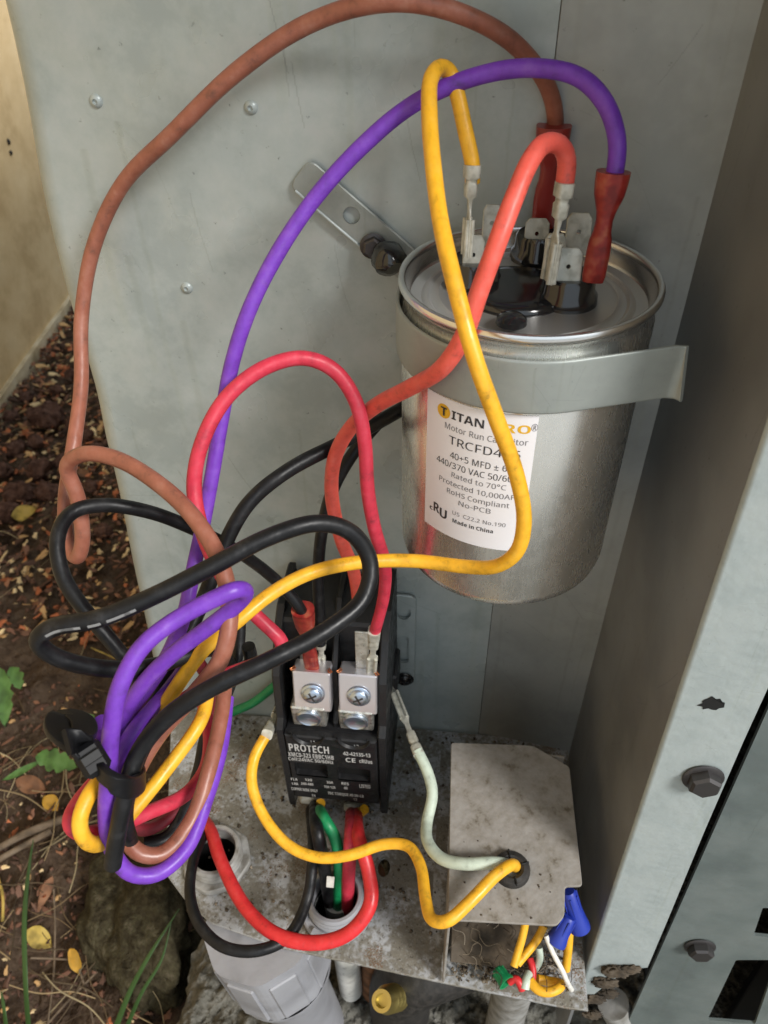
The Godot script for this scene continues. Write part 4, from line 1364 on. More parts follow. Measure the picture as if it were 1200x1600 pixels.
func wires() -> void:
	var o: Node3D
	o = wire("brown_wire", "long brown wire arching over the top of the photo from the capacitor's rear terminal", [Vector3(0.01843, 0.42994, 0.00010), Vector3(0.01951, 0.44487, 0.00023), Vector3(0.01658, 0.45474, 0.00263), Vector3(0.00664, 0.46558, 0.00771), Vector3(-0.00795, 0.47247, 0.01281), Vector3(-0.02196, 0.47396, 0.01322), Vector3(-0.03998, 0.46932, 0.01016), Vector3(-0.05751, 0.45989, 0.01122), Vector3(-0.07567, 0.44636, 0.01195), Vector3(-0.09356, 0.43239, 0.00903), Vector3(-0.10510, 0.41570, 0.01171), Vector3(-0.11064, 0.39766, 0.01885), Vector3(-0.10956, 0.38370, 0.03095), Vector3(-0.10862, 0.37349, 0.04511), Vector3(-0.10918, 0.36247, 0.05750), Vector3(-0.10723, 0.35363, 0.06634), Vector3(-0.10305, 0.35270, 0.07065), Vector3(-0.09983, 0.35899, 0.07009), Vector3(-0.09996, 0.37070, 0.06518), Vector3(-0.10125, 0.37894, 0.06346), Vector3(-0.09407, 0.38506, 0.06523), Vector3(-0.08436, 0.38647, 0.06815), Vector3(-0.07263, 0.38535, 0.07436), Vector3(-0.06124, 0.38208, 0.08251), Vector3(-0.05268, 0.37629, 0.09186), Vector3(-0.04939, 0.36891, 0.10059), Vector3(-0.05081, 0.36128, 0.10745), Vector3(-0.05737, 0.35287, 0.11161), Vector3(-0.06682, 0.34111, 0.11506), Vector3(-0.07384, 0.32951, 0.12075), Vector3(-0.07655, 0.32038, 0.12775), Vector3(-0.07248, 0.31599, 0.13243), Vector3(-0.06694, 0.31320, 0.13152), Vector3(-0.06180, 0.31436, 0.12320), Vector3(-0.05933, 0.32048, 0.10952), Vector3(-0.05959, 0.32371, 0.09604), Vector3(-0.06094, 0.32534, 0.08677)], 0.00205, "brown_insulation")
	sleeve(o, Vector3(0.01881, 0.44681, 0.00263), Vector3(0.01891, 0.42178, 0.00317), Vector3(1, 0, 0), "dark_red_nylon", 1.18)
	o = wire("purple_wire", "purple wire curving from the capacitor's right terminal down across the panel", [Vector3(0.02968, 0.43896, 0.03487), Vector3(0.03008, 0.44580, 0.03417), Vector3(0.02992, 0.45087, 0.03241), Vector3(0.02713, 0.45710, 0.02730), Vector3(0.02106, 0.46160, 0.02277), Vector3(0.01019, 0.46257, 0.01925), Vector3(-0.00226, 0.46016, 0.01755), Vector3(-0.01508, 0.45491, 0.01838), Vector3(-0.02719, 0.44628, 0.02209), Vector3(-0.03806, 0.43601, 0.02708), Vector3(-0.04715, 0.42454, 0.03424), Vector3(-0.05386, 0.41293, 0.04123), Vector3(-0.05826, 0.40140, 0.04652), Vector3(-0.06084, 0.39001, 0.05281), Vector3(-0.06361, 0.37581, 0.06159), Vector3(-0.06586, 0.36508, 0.06859), Vector3(-0.06689, 0.35828, 0.07734), Vector3(-0.06716, 0.35252, 0.08776), Vector3(-0.06859, 0.34934, 0.09873), Vector3(-0.07316, 0.34477, 0.10730), Vector3(-0.07676, 0.34243, 0.11513), Vector3(-0.07821, 0.34424, 0.11907), Vector3(-0.07665, 0.35100, 0.11962)], 0.00195, "purple_insulation")
	sleeve(o, Vector3(0.02980, 0.44580, 0.03420), Vector3(0.02890, 0.42184, 0.03660), Vector3(1, 0, 0.1), "red_nylon")
	o = wire("purple_wire", "purple wire looped in the tied bundle, topmost of the hanging bends", [Vector3(-0.07898, 0.32293, 0.12181), Vector3(-0.07814, 0.33311, 0.11813), Vector3(-0.07512, 0.34498, 0.11403), Vector3(-0.06949, 0.35414, 0.11066), Vector3(-0.06240, 0.36076, 0.10666), Vector3(-0.05452, 0.36648, 0.10335), Vector3(-0.04874, 0.37053, 0.10043), Vector3(-0.04486, 0.37539, 0.09970), Vector3(-0.04538, 0.37981, 0.10257), Vector3(-0.05066, 0.37878, 0.10546), Vector3(-0.05754, 0.37656, 0.10957), Vector3(-0.06358, 0.37394, 0.11528), Vector3(-0.06722, 0.36876, 0.12160), Vector3(-0.06939, 0.36002, 0.12685), Vector3(-0.07109, 0.34927, 0.13114), Vector3(-0.07372, 0.33734, 0.13390), Vector3(-0.07514, 0.32296, 0.13599), Vector3(-0.07198, 0.31592, 0.13777), Vector3(-0.06668, 0.31268, 0.13595), Vector3(-0.06142, 0.31244, 0.12883), Vector3(-0.05917, 0.31576, 0.11764), Vector3(-0.05818, 0.31941, 0.10498), Vector3(-0.05953, 0.32296, 0.09135)], 0.00190, "purple_insulation")
	o = wire("yellow_wire", "long yellow wire bending from the capacitor's left terminal down over its label", [Vector3(-0.00049, 0.43985, 0.02444), Vector3(-0.00053, 0.44309, 0.02428), Vector3(-0.00276, 0.45007, 0.02111), Vector3(-0.00511, 0.45723, 0.01780), Vector3(-0.00694, 0.46109, 0.01598), Vector3(-0.00905, 0.46243, 0.01773), Vector3(-0.01090, 0.46100, 0.02188), Vector3(-0.01057, 0.45537, 0.02944), Vector3(-0.00888, 0.44823, 0.04083), Vector3(-0.00638, 0.44048, 0.05265), Vector3(-0.00251, 0.43218, 0.06479), Vector3(0.00218, 0.42089, 0.07276), Vector3(0.00758, 0.40809, 0.07530), Vector3(0.01320, 0.39386, 0.07639), Vector3(0.01596, 0.38167, 0.07738), Vector3(0.01517, 0.37298, 0.07842), Vector3(0.01084, 0.36687, 0.07763), Vector3(0.00462, 0.36329, 0.07485), Vector3(-0.01086, 0.36123, 0.07188), Vector3(-0.02525, 0.36239, 0.07531), Vector3(-0.03603, 0.36192, 0.07971), Vector3(-0.04460, 0.36028, 0.08620), Vector3(-0.05097, 0.35791, 0.09307), Vector3(-0.05791, 0.35356, 0.09773), Vector3(-0.06293, 0.34847, 0.10280), Vector3(-0.06750, 0.34318, 0.10934), Vector3(-0.07317, 0.33684, 0.11558), Vector3(-0.07642, 0.33768, 0.12326), Vector3(-0.07768, 0.34065, 0.13149), Vector3(-0.07870, 0.33826, 0.13637), Vector3(-0.07822, 0.33288, 0.13836), Vector3(-0.07676, 0.32631, 0.13592), Vector3(-0.07403, 0.32427, 0.12804), Vector3(-0.06768, 0.32663, 0.11584), Vector3(-0.06169, 0.33078, 0.10346), Vector3(-0.06215, 0.33184, 0.09591)], 0.00180, "yellow_insulation")
	spade(o, Vector3(-0.00071, 0.44386, 0.02497), Vector3(-0.00085, 0.42401, 0.02901), Vector3(0.15, 0, 1), 2.6)
	o = wire("salmon_wire", "salmon red wire from the capacitor's right tab passing behind the yellow wire", [Vector3(0.01969, 0.44160, 0.03512), Vector3(0.01968, 0.44405, 0.03430), Vector3(0.01974, 0.44805, 0.03347), Vector3(0.01758, 0.45137, 0.03482), Vector3(0.01394, 0.45242, 0.03836), Vector3(0.01110, 0.45029, 0.04325), Vector3(0.00822, 0.44493, 0.04963), Vector3(0.00518, 0.43719, 0.05545), Vector3(0.00226, 0.42844, 0.05879), Vector3(-0.00006, 0.42051, 0.06136), Vector3(-0.00460, 0.41138, 0.06057), Vector3(-0.01256, 0.40162, 0.05407), Vector3(-0.02125, 0.39214, 0.04742), Vector3(-0.02914, 0.38209, 0.04384), Vector3(-0.03422, 0.37126, 0.04327), Vector3(-0.03582, 0.35878, 0.04371), Vector3(-0.03395, 0.34217, 0.04469), Vector3(-0.03133, 0.32484, 0.04085), Vector3(-0.03093, 0.30436, 0.03738)], 0.00205, "salmon_insulation")
	spade(o, Vector3(0.01967, 0.44369, 0.03529), Vector3(0.01846, 0.42202, 0.03774), Vector3(0.25, 0, 1), 2.7)
	o = wire("crimson_wire", "crimson wire arching from the contactor's right lug into the tied bundle", [Vector3(-0.02445, 0.30081, 0.04650), Vector3(-0.02056, 0.32292, 0.04922), Vector3(-0.01963, 0.34106, 0.05325), Vector3(-0.02187, 0.35762, 0.05637), Vector3(-0.02355, 0.37136, 0.05522), Vector3(-0.02431, 0.38328, 0.05155), Vector3(-0.02686, 0.39364, 0.04813), Vector3(-0.03214, 0.40104, 0.04631), Vector3(-0.03938, 0.40446, 0.04687), Vector3(-0.04888, 0.40322, 0.05045), Vector3(-0.05738, 0.39833, 0.05712), Vector3(-0.06253, 0.39039, 0.06470), Vector3(-0.06459, 0.38089, 0.07060), Vector3(-0.06255, 0.37115, 0.07621), Vector3(-0.05791, 0.35842, 0.08012), Vector3(-0.05081, 0.34771, 0.08196), Vector3(-0.04380, 0.34069, 0.08457), Vector3(-0.04407, 0.33706, 0.08512), Vector3(-0.05069, 0.33458, 0.08810), Vector3(-0.05818, 0.33483, 0.09281), Vector3(-0.06660, 0.33316, 0.09931), Vector3(-0.07601, 0.32903, 0.10809), Vector3(-0.08263, 0.32719, 0.11852), Vector3(-0.08431, 0.33065, 0.12905), Vector3(-0.08424, 0.33109, 0.13400), Vector3(-0.08253, 0.32722, 0.13450), Vector3(-0.07930, 0.32009, 0.12967), Vector3(-0.07324, 0.31542, 0.12233), Vector3(-0.06644, 0.31126, 0.11447), Vector3(-0.06359, 0.31020, 0.10570), Vector3(-0.06426, 0.31330, 0.09773), Vector3(-0.06748, 0.31753, 0.09041)], 0.00190, "crimson_insulation")
	spade(o, Vector3(-0.02433, 0.30305, 0.04700), Vector3(-0.02743, 0.26685, 0.03850), Vector3(1, 0, 0), 1.9)
	o = wire("black_wire", "black wire running from behind the capacitor down towards the bundle", [Vector3(-0.01555, 0.37217, 0.01615), Vector3(-0.02238, 0.37233, 0.02486), Vector3(-0.03237, 0.37133, 0.03497), Vector3(-0.04695, 0.36878, 0.04701), Vector3(-0.05621, 0.36391, 0.05508), Vector3(-0.06101, 0.35787, 0.06096), Vector3(-0.06463, 0.35034, 0.06800), Vector3(-0.06821, 0.34250, 0.07664), Vector3(-0.07128, 0.33696, 0.08587), Vector3(-0.07284, 0.33329, 0.09596), Vector3(-0.07566, 0.32828, 0.10469), Vector3(-0.07724, 0.32709, 0.11528), Vector3(-0.07753, 0.32477, 0.12268)], 0.0021, "black_insulation")
	o = wire("black_wire", "thin black wire dropping from the capacitor's lower left to the contactor's left side", [Vector3(-0.02363, 0.36630, 0.01428), Vector3(-0.03143, 0.35985, 0.02356), Vector3(-0.03773, 0.35009, 0.03020), Vector3(-0.04203, 0.33429, 0.03389), Vector3(-0.04449, 0.31487, 0.03518), Vector3(-0.04499, 0.29758, 0.03704), Vector3(-0.04567, 0.28180, 0.03700)], 0.0020, "black_insulation")
	spade(o, Vector3(-0.04554, 0.28598, 0.03600), Vector3(-0.04724, 0.25998, 0.03400), Vector3(1, 0, 0), 1.5)
	o = wire("black_wire", "black wire with red sleeve looping left from the contactor's left lug", [Vector3(-0.04867, 0.30015, 0.04400), Vector3(-0.04846, 0.31098, 0.04700), Vector3(-0.05407, 0.32063, 0.04600), Vector3(-0.06334, 0.34223, 0.05358), Vector3(-0.07260, 0.35711, 0.06038), Vector3(-0.08170, 0.36667, 0.06514), Vector3(-0.09094, 0.37201, 0.06960), Vector3(-0.09676, 0.37336, 0.07447), Vector3(-0.09791, 0.37145, 0.08163), Vector3(-0.09506, 0.36541, 0.08924), Vector3(-0.08778, 0.35893, 0.09536), Vector3(-0.08164, 0.35135, 0.09858), Vector3(-0.07726, 0.34203, 0.10086), Vector3(-0.07625, 0.33212, 0.10541), Vector3(-0.07934, 0.32386, 0.11169)], 0.0019, "black_insulation")
	sleeve(o, Vector3(-0.04796, 0.31047, 0.04650), Vector3(-0.04949, 0.26561, 0.03850), Vector3(1, 0, 0), "red_nylon", 1.02)
	var pts := [Vector3(-0.06198, 0.35118, 0.09897), Vector3(-0.06784, 0.35262, 0.10378), Vector3(-0.07363, 0.35585, 0.10833), Vector3(-0.08078, 0.36230, 0.11290), Vector3(-0.08577, 0.36831, 0.11493), Vector3(-0.08726, 0.37300, 0.11501), Vector3(-0.08351, 0.37576, 0.11346), Vector3(-0.07442, 0.37684, 0.11140), Vector3(-0.06426, 0.37921, 0.10675), Vector3(-0.05170, 0.38273, 0.09946), Vector3(-0.04018, 0.38607, 0.09244), Vector3(-0.02975, 0.38621, 0.08703), Vector3(-0.02276, 0.38156, 0.08491), Vector3(-0.01877, 0.37431, 0.08676), Vector3(-0.01970, 0.36967, 0.09361), Vector3(-0.02709, 0.36736, 0.10189), Vector3(-0.03861, 0.36568, 0.11010), Vector3(-0.05017, 0.36300, 0.11655), Vector3(-0.05952, 0.35760, 0.12108), Vector3(-0.06594, 0.35073, 0.12656), Vector3(-0.06767, 0.34515, 0.13299), Vector3(-0.07008, 0.33599, 0.13731), Vector3(-0.07245, 0.32646, 0.14061)]
	o = wire("black_wire", "thick black wire making the big front loop across the contactor with scraps of print", pts, 0.0020, "black_insulation")
	var line := spline(pts)
	for q in [Vector3(-0.08295, 0.37555, 0.11358), Vector3(-0.08108, 0.37572, 0.11320), Vector3(-0.07948, 0.37600, 0.11276), Vector3(-0.07788, 0.37618, 0.11241), Vector3(-0.07415, 0.37684, 0.11137), Vector3(-0.07151, 0.37761, 0.11037), Vector3(-0.06914, 0.37829, 0.10949), Vector3(-0.06703, 0.37887, 0.10872)]:
		var at := 0
		for i in line.size():
			if line[i].distance_to(q) < line[at].distance_to(q): at = i
		mark(o, line, 0.0020, Vector3(0.55, 0.20, 0.80), at - 1, at + 2)
	wire("black_wire", "short black wire curling over the bundle behind the brown wire", [Vector3(-0.05714, 0.32568, 0.07533), Vector3(-0.05713, 0.31883, 0.07599), Vector3(-0.06040, 0.32044, 0.08032), Vector3(-0.06107, 0.33151, 0.08406), Vector3(-0.06322, 0.33789, 0.08674), Vector3(-0.06785, 0.33991, 0.09221), Vector3(-0.07142, 0.33922, 0.09860), Vector3(-0.07311, 0.33769, 0.10549), Vector3(-0.07531, 0.33454, 0.11252), Vector3(-0.07574, 0.33222, 0.11995), Vector3(-0.07711, 0.32689, 0.12745), Vector3(-0.07864, 0.31670, 0.12856)], 0.00198, "black_insulation")
	wire("black_wire", "black wire hanging behind the brown bend at the bundle's right", [Vector3(-0.06386, 0.32215, 0.06056), Vector3(-0.06375, 0.31325, 0.06833), Vector3(-0.06573, 0.30627, 0.08003), Vector3(-0.06898, 0.30285, 0.09144), Vector3(-0.06906, 0.29939, 0.09982), Vector3(-0.06949, 0.29860, 0.11124), Vector3(-0.07221, 0.29780, 0.12029), Vector3(-0.07775, 0.29881, 0.12276)], 0.0019, "black_insulation")
	wire("black_wire", "black strand lying under the yellow wire inside the tied bundle", [Vector3(-0.05346, 0.34561, 0.10281), Vector3(-0.06007, 0.34671, 0.10799), Vector3(-0.06557, 0.34564, 0.11495), Vector3(-0.06850, 0.34339, 0.12129), Vector3(-0.07028, 0.33845, 0.12717), Vector3(-0.07264, 0.32914, 0.13027), Vector3(-0.07390, 0.31620, 0.13108)], 0.0018, "black_insulation")
	wire("purple_wire", "short purple strand showing between the black strands of the bundle", [Vector3(-0.07547, 0.32449, 0.12401), Vector3(-0.07478, 0.33765, 0.12308), Vector3(-0.07228, 0.34446, 0.11948), Vector3(-0.07001, 0.34513, 0.11328), Vector3(-0.06809, 0.34277, 0.10442), Vector3(-0.06575, 0.34265, 0.09623)], 0.0018, "purple_insulation")
	wire("dark_red_wire", "dark red strand behind the brown bend on the bundle's right", [Vector3(-0.07090, 0.33008, 0.08251), Vector3(-0.06716, 0.31748, 0.08374), Vector3(-0.06599, 0.30737, 0.08979), Vector3(-0.06796, 0.29937, 0.09970), Vector3(-0.07160, 0.29837, 0.11171), Vector3(-0.07677, 0.30164, 0.12016), Vector3(-0.07990, 0.30826, 0.12275)], 0.0018, "maroon_insulation")
	wire("green_wire", "green wire passing behind the bundle to the contactor's foot", [Vector3(-0.07676, 0.13308, 0.02000), Vector3(-0.08830, 0.13673, 0.02000), Vector3(-0.10574, 0.13951, 0.01800), Vector3(-0.11724, 0.15006, 0.01600), Vector3(-0.11997, 0.16396, 0.01400), Vector3(-0.11168, 0.18155, 0.01200), Vector3(-0.10100, 0.18831, 0.00800), Vector3(-0.09072, 0.19412, 0.00600), Vector3(-0.07930, 0.20678, 0.00500), Vector3(-0.07022, 0.21857, 0.00400)], 0.0021, "green_insulation")
	# control wires to the box
	o = wire("yellow_control_wire", "thin yellow wire from the contactor's left coil tab to the box bushing", [Vector3(-0.06685, 0.24454, 0.05414), Vector3(-0.06957, 0.24177, 0.06090), Vector3(-0.06923, 0.23820, 0.06933), Vector3(-0.06311, 0.23244, 0.07897), Vector3(-0.05240, 0.22791, 0.08696), Vector3(-0.04131, 0.22659, 0.08942), Vector3(-0.02986, 0.22808, 0.08804), Vector3(-0.01835, 0.22984, 0.08376), Vector3(-0.00955, 0.23213, 0.08467), Vector3(-0.00475, 0.23396, 0.09183), Vector3(-0.00220, 0.23754, 0.10439), Vector3(0.00029, 0.24073, 0.11198), Vector3(0.00492, 0.24352, 0.11297), Vector3(0.01216, 0.24411, 0.10623), Vector3(0.02022, 0.24524, 0.09757), Vector3(0.02542, 0.24366, 0.09298), Vector3(0.02770, 0.23577, 0.09026), Vector3(0.02883, 0.22466, 0.08650)], 0.0020, "yellow_insulation")
	spade(o, Vector3(-0.06618, 0.24526, 0.05343), Vector3(-0.06825, 0.22661, 0.02600), Vector3(1, 0, 0.3), 1.9)
	o = wire("pale_control_wire", "thin pale green wire from the contactor's right coil tab to the box bushing", [Vector3(-0.00899, 0.23992, 0.05109), Vector3(-0.00458, 0.23726, 0.05821), Vector3(-0.00216, 0.23481, 0.06540), Vector3(-0.00359, 0.23162, 0.07505), Vector3(-0.00286, 0.23518, 0.08385), Vector3(0.00234, 0.23850, 0.09099), Vector3(0.01049, 0.24206, 0.09354), Vector3(0.01937, 0.24274, 0.09252), Vector3(0.02326, 0.24185, 0.09216), Vector3(0.02551, 0.23598, 0.09035), Vector3(0.02723, 0.22503, 0.08637)], 0.0021, "pale_insulation")
	spade(o, Vector3(-0.00813, 0.23933, 0.05283), Vector3(-0.02037, 0.23883, 0.02500), Vector3(1, 0.2, 0.3), 1.9)
	# supply wires through the two conduit fittings
	wire("red_supply_wire", "red wire looping from the corner hub round to the contactor's right foot", [Vector3(-0.10094, 0.18135, 0.05760), Vector3(-0.09380, 0.18870, 0.06631), Vector3(-0.08495, 0.19445, 0.08021), Vector3(-0.06934, 0.19858, 0.09871), Vector3(-0.05481, 0.20145, 0.10776), Vector3(-0.03953, 0.20359, 0.10935), Vector3(-0.02826, 0.20741, 0.10595), Vector3(-0.02197, 0.21279, 0.09779), Vector3(-0.02367, 0.21745, 0.08859), Vector3(-0.02795, 0.22186, 0.07991), Vector3(-0.03592, 0.17454, 0.04400)], 0.0026, "red_insulation")
	wire("black_supply_wire", "black wire looping from the corner hub under the shelf edge and back up", [Vector3(-0.09825, 0.18114, 0.06013), Vector3(-0.09693, 0.18774, 0.06753), Vector3(-0.09526, 0.19662, 0.08224), Vector3(-0.09163, 0.19947, 0.09665), Vector3(-0.08467, 0.20067, 0.10677), Vector3(-0.07368, 0.20078, 0.11333), Vector3(-0.06077, 0.20078, 0.11308), Vector3(-0.05106, 0.20032, 0.10696), Vector3(-0.04680, 0.20093, 0.09388), Vector3(-0.04629, 0.20689, 0.08326), Vector3(-0.05762, 0.17245, 0.04200)], 0.0021, "black_insulation")
	o = wire("black_supply_wire", "grey-black wire standing between contactor and conduit fitting with a white stripe", [Vector3(-0.05495, 0.17688, 0.04350), Vector3(-0.04445, 0.21995, 0.07694), Vector3(-0.04224, 0.20774, 0.08201), Vector3(-0.04126, 0.18917, 0.08481), Vector3(-0.04141, 0.17600, 0.08435)], 0.0025, "black_insulation")
	var wt := Buf.new()
	cbox(wt, face_frame(Vector3(-0.03903, 0.20213, 0.08720), Vector3(0, 0.7, 0.7)), Vector3(0.0030, 0.0042, 0.0006), 0.0002)
	part("white_tag", wt, M.white_insulation, o)
	wire("red_supply_wire", "straight red wire between the contactor's right foot and conduit fitting", [Vector3(-0.03865, 0.17139, 0.04200), Vector3(-0.03186, 0.21792, 0.07716), Vector3(-0.03254, 0.20281, 0.08248), Vector3(-0.03355, 0.18507, 0.08479), Vector3(-0.03450, 0.17183, 0.08448)], 0.0026, "crimson_insulation")
	wire("green_wire", "green wire bending down into the conduit fitting under the contactor", [Vector3(-0.05551, 0.15928, 0.03600), Vector3(-0.04255, 0.21838, 0.07140), Vector3(-0.03826, 0.21314, 0.07546), Vector3(-0.03647, 0.20372, 0.08082), Vector3(-0.03716, 0.18609, 0.08434), Vector3(-0.03797, 0.17496, 0.08484)], 0.0023, "green_insulation")
	for e in [["stub of yellow wire at the contactor's left foot", Vector3(-0.05065, 0.18621, 0.04780), Vector3(-0.05272, 0.17130, 0.04700)], ["stub of yellow wire at the contactor's right foot", Vector3(-0.03132, 0.18522, 0.04800), Vector3(-0.03551, 0.17826, 0.04800)]]:
		var b := Buf.new()
		tube(b, [e[1], (e[1] + e[2]) * 0.5, e[2]], 0.0021, 14)
		single("yellow_wire_stub", b, M.yellow_insulation, e[0], "wire")

func tie() -> void:
	var o := thing("cable_tie", "black cable tie cinched round the wire bundle with its tail curled up", "cable tie", Vector3(-0.07638, 0.33711, 0.12375))
	var b := Buf.new()
	ribbon(b, spline([Vector3(-0.07043, 0.35857, 0.13360), Vector3(-0.06637, 0.36220, 0.13793), Vector3(-0.06315, 0.36265, 0.13980), Vector3(-0.06182, 0.35909, 0.13875), Vector3(-0.06385, 0.34933, 0.13286), Vector3(-0.06931, 0.33621, 0.12367), Vector3(-0.07714, 0.32594, 0.11493), Vector3(-0.08349, 0.32455, 0.11160), Vector3(-0.08142, 0.33736, 0.11881), Vector3(-0.07554, 0.35089, 0.12760), Vector3(-0.07058, 0.35877, 0.13344)], 0.0015), Vector3(-0.07507, 0.32098, 0.13504) - Vector3(-0.07017, 0.35727, 0.12669), 0.0022, 0.0008)
	part("band", b, M.tie_nylon, o)
	var h := Buf.new()
	cbox(h, face_frame(Vector3(-0.06944, 0.36255, 0.13533), Vector3(-0.05411, 0.39289, 0.15226) - Vector3(-0.06944, 0.36255, 0.13533), Vector3(-0.06654, 0.35960, 0.13756) - Vector3(-0.07143, 0.36509, 0.13334)), Vector3(0.0068, 0.0056, 0.0056), 0.0010)
	var hd := part("head", h, M.tie_nylon, o)
	var sl := Buf.new()
	cbox(sl, face_frame(Vector3(-0.06805, 0.36577, 0.13687), Vector3(-0.05411, 0.39289, 0.15226) - Vector3(-0.06944, 0.36255, 0.13533), Vector3(-0.06654, 0.35960, 0.13756) - Vector3(-0.07143, 0.36509, 0.13334)), Vector3(0.0020, 0.0040, 0.0010), 0.0002)
	part("slot", sl, M.void_black, hd)
	var t := Buf.new()
	ribbon(t, spline([Vector3(-0.06950, 0.35987, 0.13501), Vector3(-0.07113, 0.36482, 0.13488), Vector3(-0.07450, 0.36534, 0.13351), Vector3(-0.07867, 0.36366, 0.13014), Vector3(-0.08103, 0.36119, 0.12593), Vector3(-0.08037, 0.35922, 0.12356), Vector3(-0.07689, 0.36005, 0.12508), Vector3(-0.07316, 0.36337, 0.12972), Vector3(-0.07153, 0.36724, 0.13414), Vector3(-0.07232, 0.36953, 0.13624)], 0.002), Vector3(-0.25, 0.65, 0.75), 0.0026, 0.0006)
	part("tail", t, M.tie_nylon, o)

func box_wires() -> void:
	for e in [["yellow_wire_end", "yellow wire end hanging in the box mouth, left one of the pair", [Vector3(0.03391, 0.20771, 0.09538), Vector3(0.03312, 0.20322, 0.09942), Vector3(0.03135, 0.19914, 0.10454), Vector3(0.03034, 0.19715, 0.10774)], 0.0014, "yellow_insulation"],
			["yellow_wire_end", "yellow wire end slanting to meet the other one in the box mouth", [Vector3(0.04103, 0.20161, 0.09452), Vector3(0.03844, 0.19851, 0.09888), Vector3(0.03390, 0.19657, 0.10381), Vector3(0.03165, 0.19562, 0.10626)], 0.0015, "yellow_insulation"],
			["white_wire", "thin white wire running from the blue wire nut to the shelf corner", [Vector3(0.04075, 0.20739, 0.10017), Vector3(0.04292, 0.20451, 0.10376), Vector3(0.04708, 0.19823, 0.10741), Vector3(0.05062, 0.18941, 0.10936), Vector3(0.05199, 0.18610, 0.10943)], 0.0009, "white_insulation"],
			["yellow_wire", "short yellow wire bowed on the shelf corner below the box", [Vector3(0.03697, 0.18767, 0.10856), Vector3(0.03919, 0.18743, 0.11116), Vector3(0.04300, 0.18763, 0.11186), Vector3(0.04697, 0.18748, 0.11017), Vector3(0.04878, 0.18531, 0.10784), Vector3(0.04550, 0.18271, 0.10652), Vector3(0.04028, 0.18350, 0.10646)], 0.0017, "yellow_insulation"],
			["red_wire", "short red wire stub beside the bowed yellow wire", [Vector3(0.03814, 0.18577, 0.10741), Vector3(0.03829, 0.18749, 0.10455), Vector3(0.03716, 0.18815, 0.10144)], 0.0013, "red_insulation"],
			["pale_wire", "pale cream wire end standing in front of the red stub", [Vector3(0.03504, 0.18768, 0.11146), Vector3(0.03545, 0.18881, 0.10908), Vector3(0.03663, 0.18721, 0.10634)], 0.0016, "pale_insulation"],
			["pale_wire", "pale cream wire end dangling behind the yellow pair", [Vector3(0.04006, 0.19239, 0.09870), Vector3(0.04081, 0.18883, 0.10173), Vector3(0.03926, 0.18526, 0.10371)], 0.0013, "pale_insulation"],
			["red_wire", "dark red curled wire bit beside the green wire nut", [Vector3(0.02971, 0.18632, 0.10930), Vector3(0.03183, 0.18846, 0.10850), Vector3(0.03320, 0.18815, 0.10993), Vector3(0.03426, 0.18639, 0.11135)], 0.0014, "red_insulation"],
			["orange_wire", "orange-yellow wire behind the blue wire nut at the wall", [Vector3(0.05106, 0.19683, 0.09213), Vector3(0.05139, 0.18895, 0.09632), Vector3(0.05128, 0.18046, 0.10111)], 0.0016, "yellow_insulation"]]:
		wire(e[0], e[1], e[2], e[3], e[4])
	for e in [["wire_nut", "upper blue wire nut wedged beside the box against the side wall", Vector3(0.04771, 0.21923, 0.08894), Vector3(0.05330, 0.20497, 0.09541), "blue_nut", 0.0038], ["wire_nut", "lower blue wire nut tucked under the box corner", Vector3(0.04869, 0.21238, 0.09482), Vector3(0.04442, 0.20454, 0.10088), "blue_nut", 0.0037], ["wire_nut", "small green wire nut lying on the shelf under the box", Vector3(0.02497, 0.18771, 0.10600), Vector3(0.02860, 0.18823, 0.11043), "green_insulation", 0.0032]]:
		var o := thing(e[0], e[1], "wire nut", e[2])
		var b := Buf.new()
		var r: float = e[5]
		var prof := []
		var len_: float = e[2].distance_to(e[3])
		for k in [[0.0, 0.0], [0.55, 0.0], [0.66, 0.06], [0.74, 0.4], [0.86, 0.7], [1.0, 0.9], [1.0, 1.0], [0.8, 1.0], [0.75, 0.75], [0.0, 0.75]]:
			prof.append(Vector2(r * k[0], len_ * k[1]))
		var xf := axis_frame(e[2], e[3] - e[2])
		lathe(b, prof, xf, 28)
		var body := part("shell", b, M[e[4]], o)
		for k in 6:
			var a := TAU * k / 6.0
			var w := Buf.new()
			cbox(w, xf * Transform3D(Basis(Vector3.UP, a), Vector3.ZERO) * Transform3D(Basis.IDENTITY, Vector3(0, len_ * 0.42, r * 0.74)), Vector3(r * 0.16, len_ * 0.66, r * 0.16), r * 0.03)
			part("rib", w, M[e[4]], body)

func leaf(called: String, label: String, at: Vector3, nrm: Vector3, dir: Vector3, len_: float, wid: float, m: String, curl := 0.15, lobes := 0) -> void:
	var b := Buf.new()
	var f := face_frame(at, nrm, dir)
	var P := []
	var N := []
	for i in 13:
		var s := i / 12.0
		var w := wid * 0.5 * pow(sin(PI * pow(s, 0.8)), 0.8)
		if lobes > 0: w *= 0.62 + 0.38 * absf(sin(s * PI * lobes))
		var pp := PackedVector3Array()
		var nn := PackedVector3Array()
		for j in 7:
			var q := (j - 3) / 3.0
			pp.append(f * Vector3((s - 0.5) * len_, q * maxf(w, 0.0002), curl * wid * (q * q) + curl * len_ * (s - 0.5) * (s - 0.5) * 1.5 + 0.0008 * sin(s * 9.0 + q * 4.0)))
			nn.append((f.basis * Vector3(0, -q * curl * 1.6, 1)).normalized())
		P.append(pp)
		N.append(nn)
	b.grid(P, N)
	single(called, b, M[m], label, "leaf")

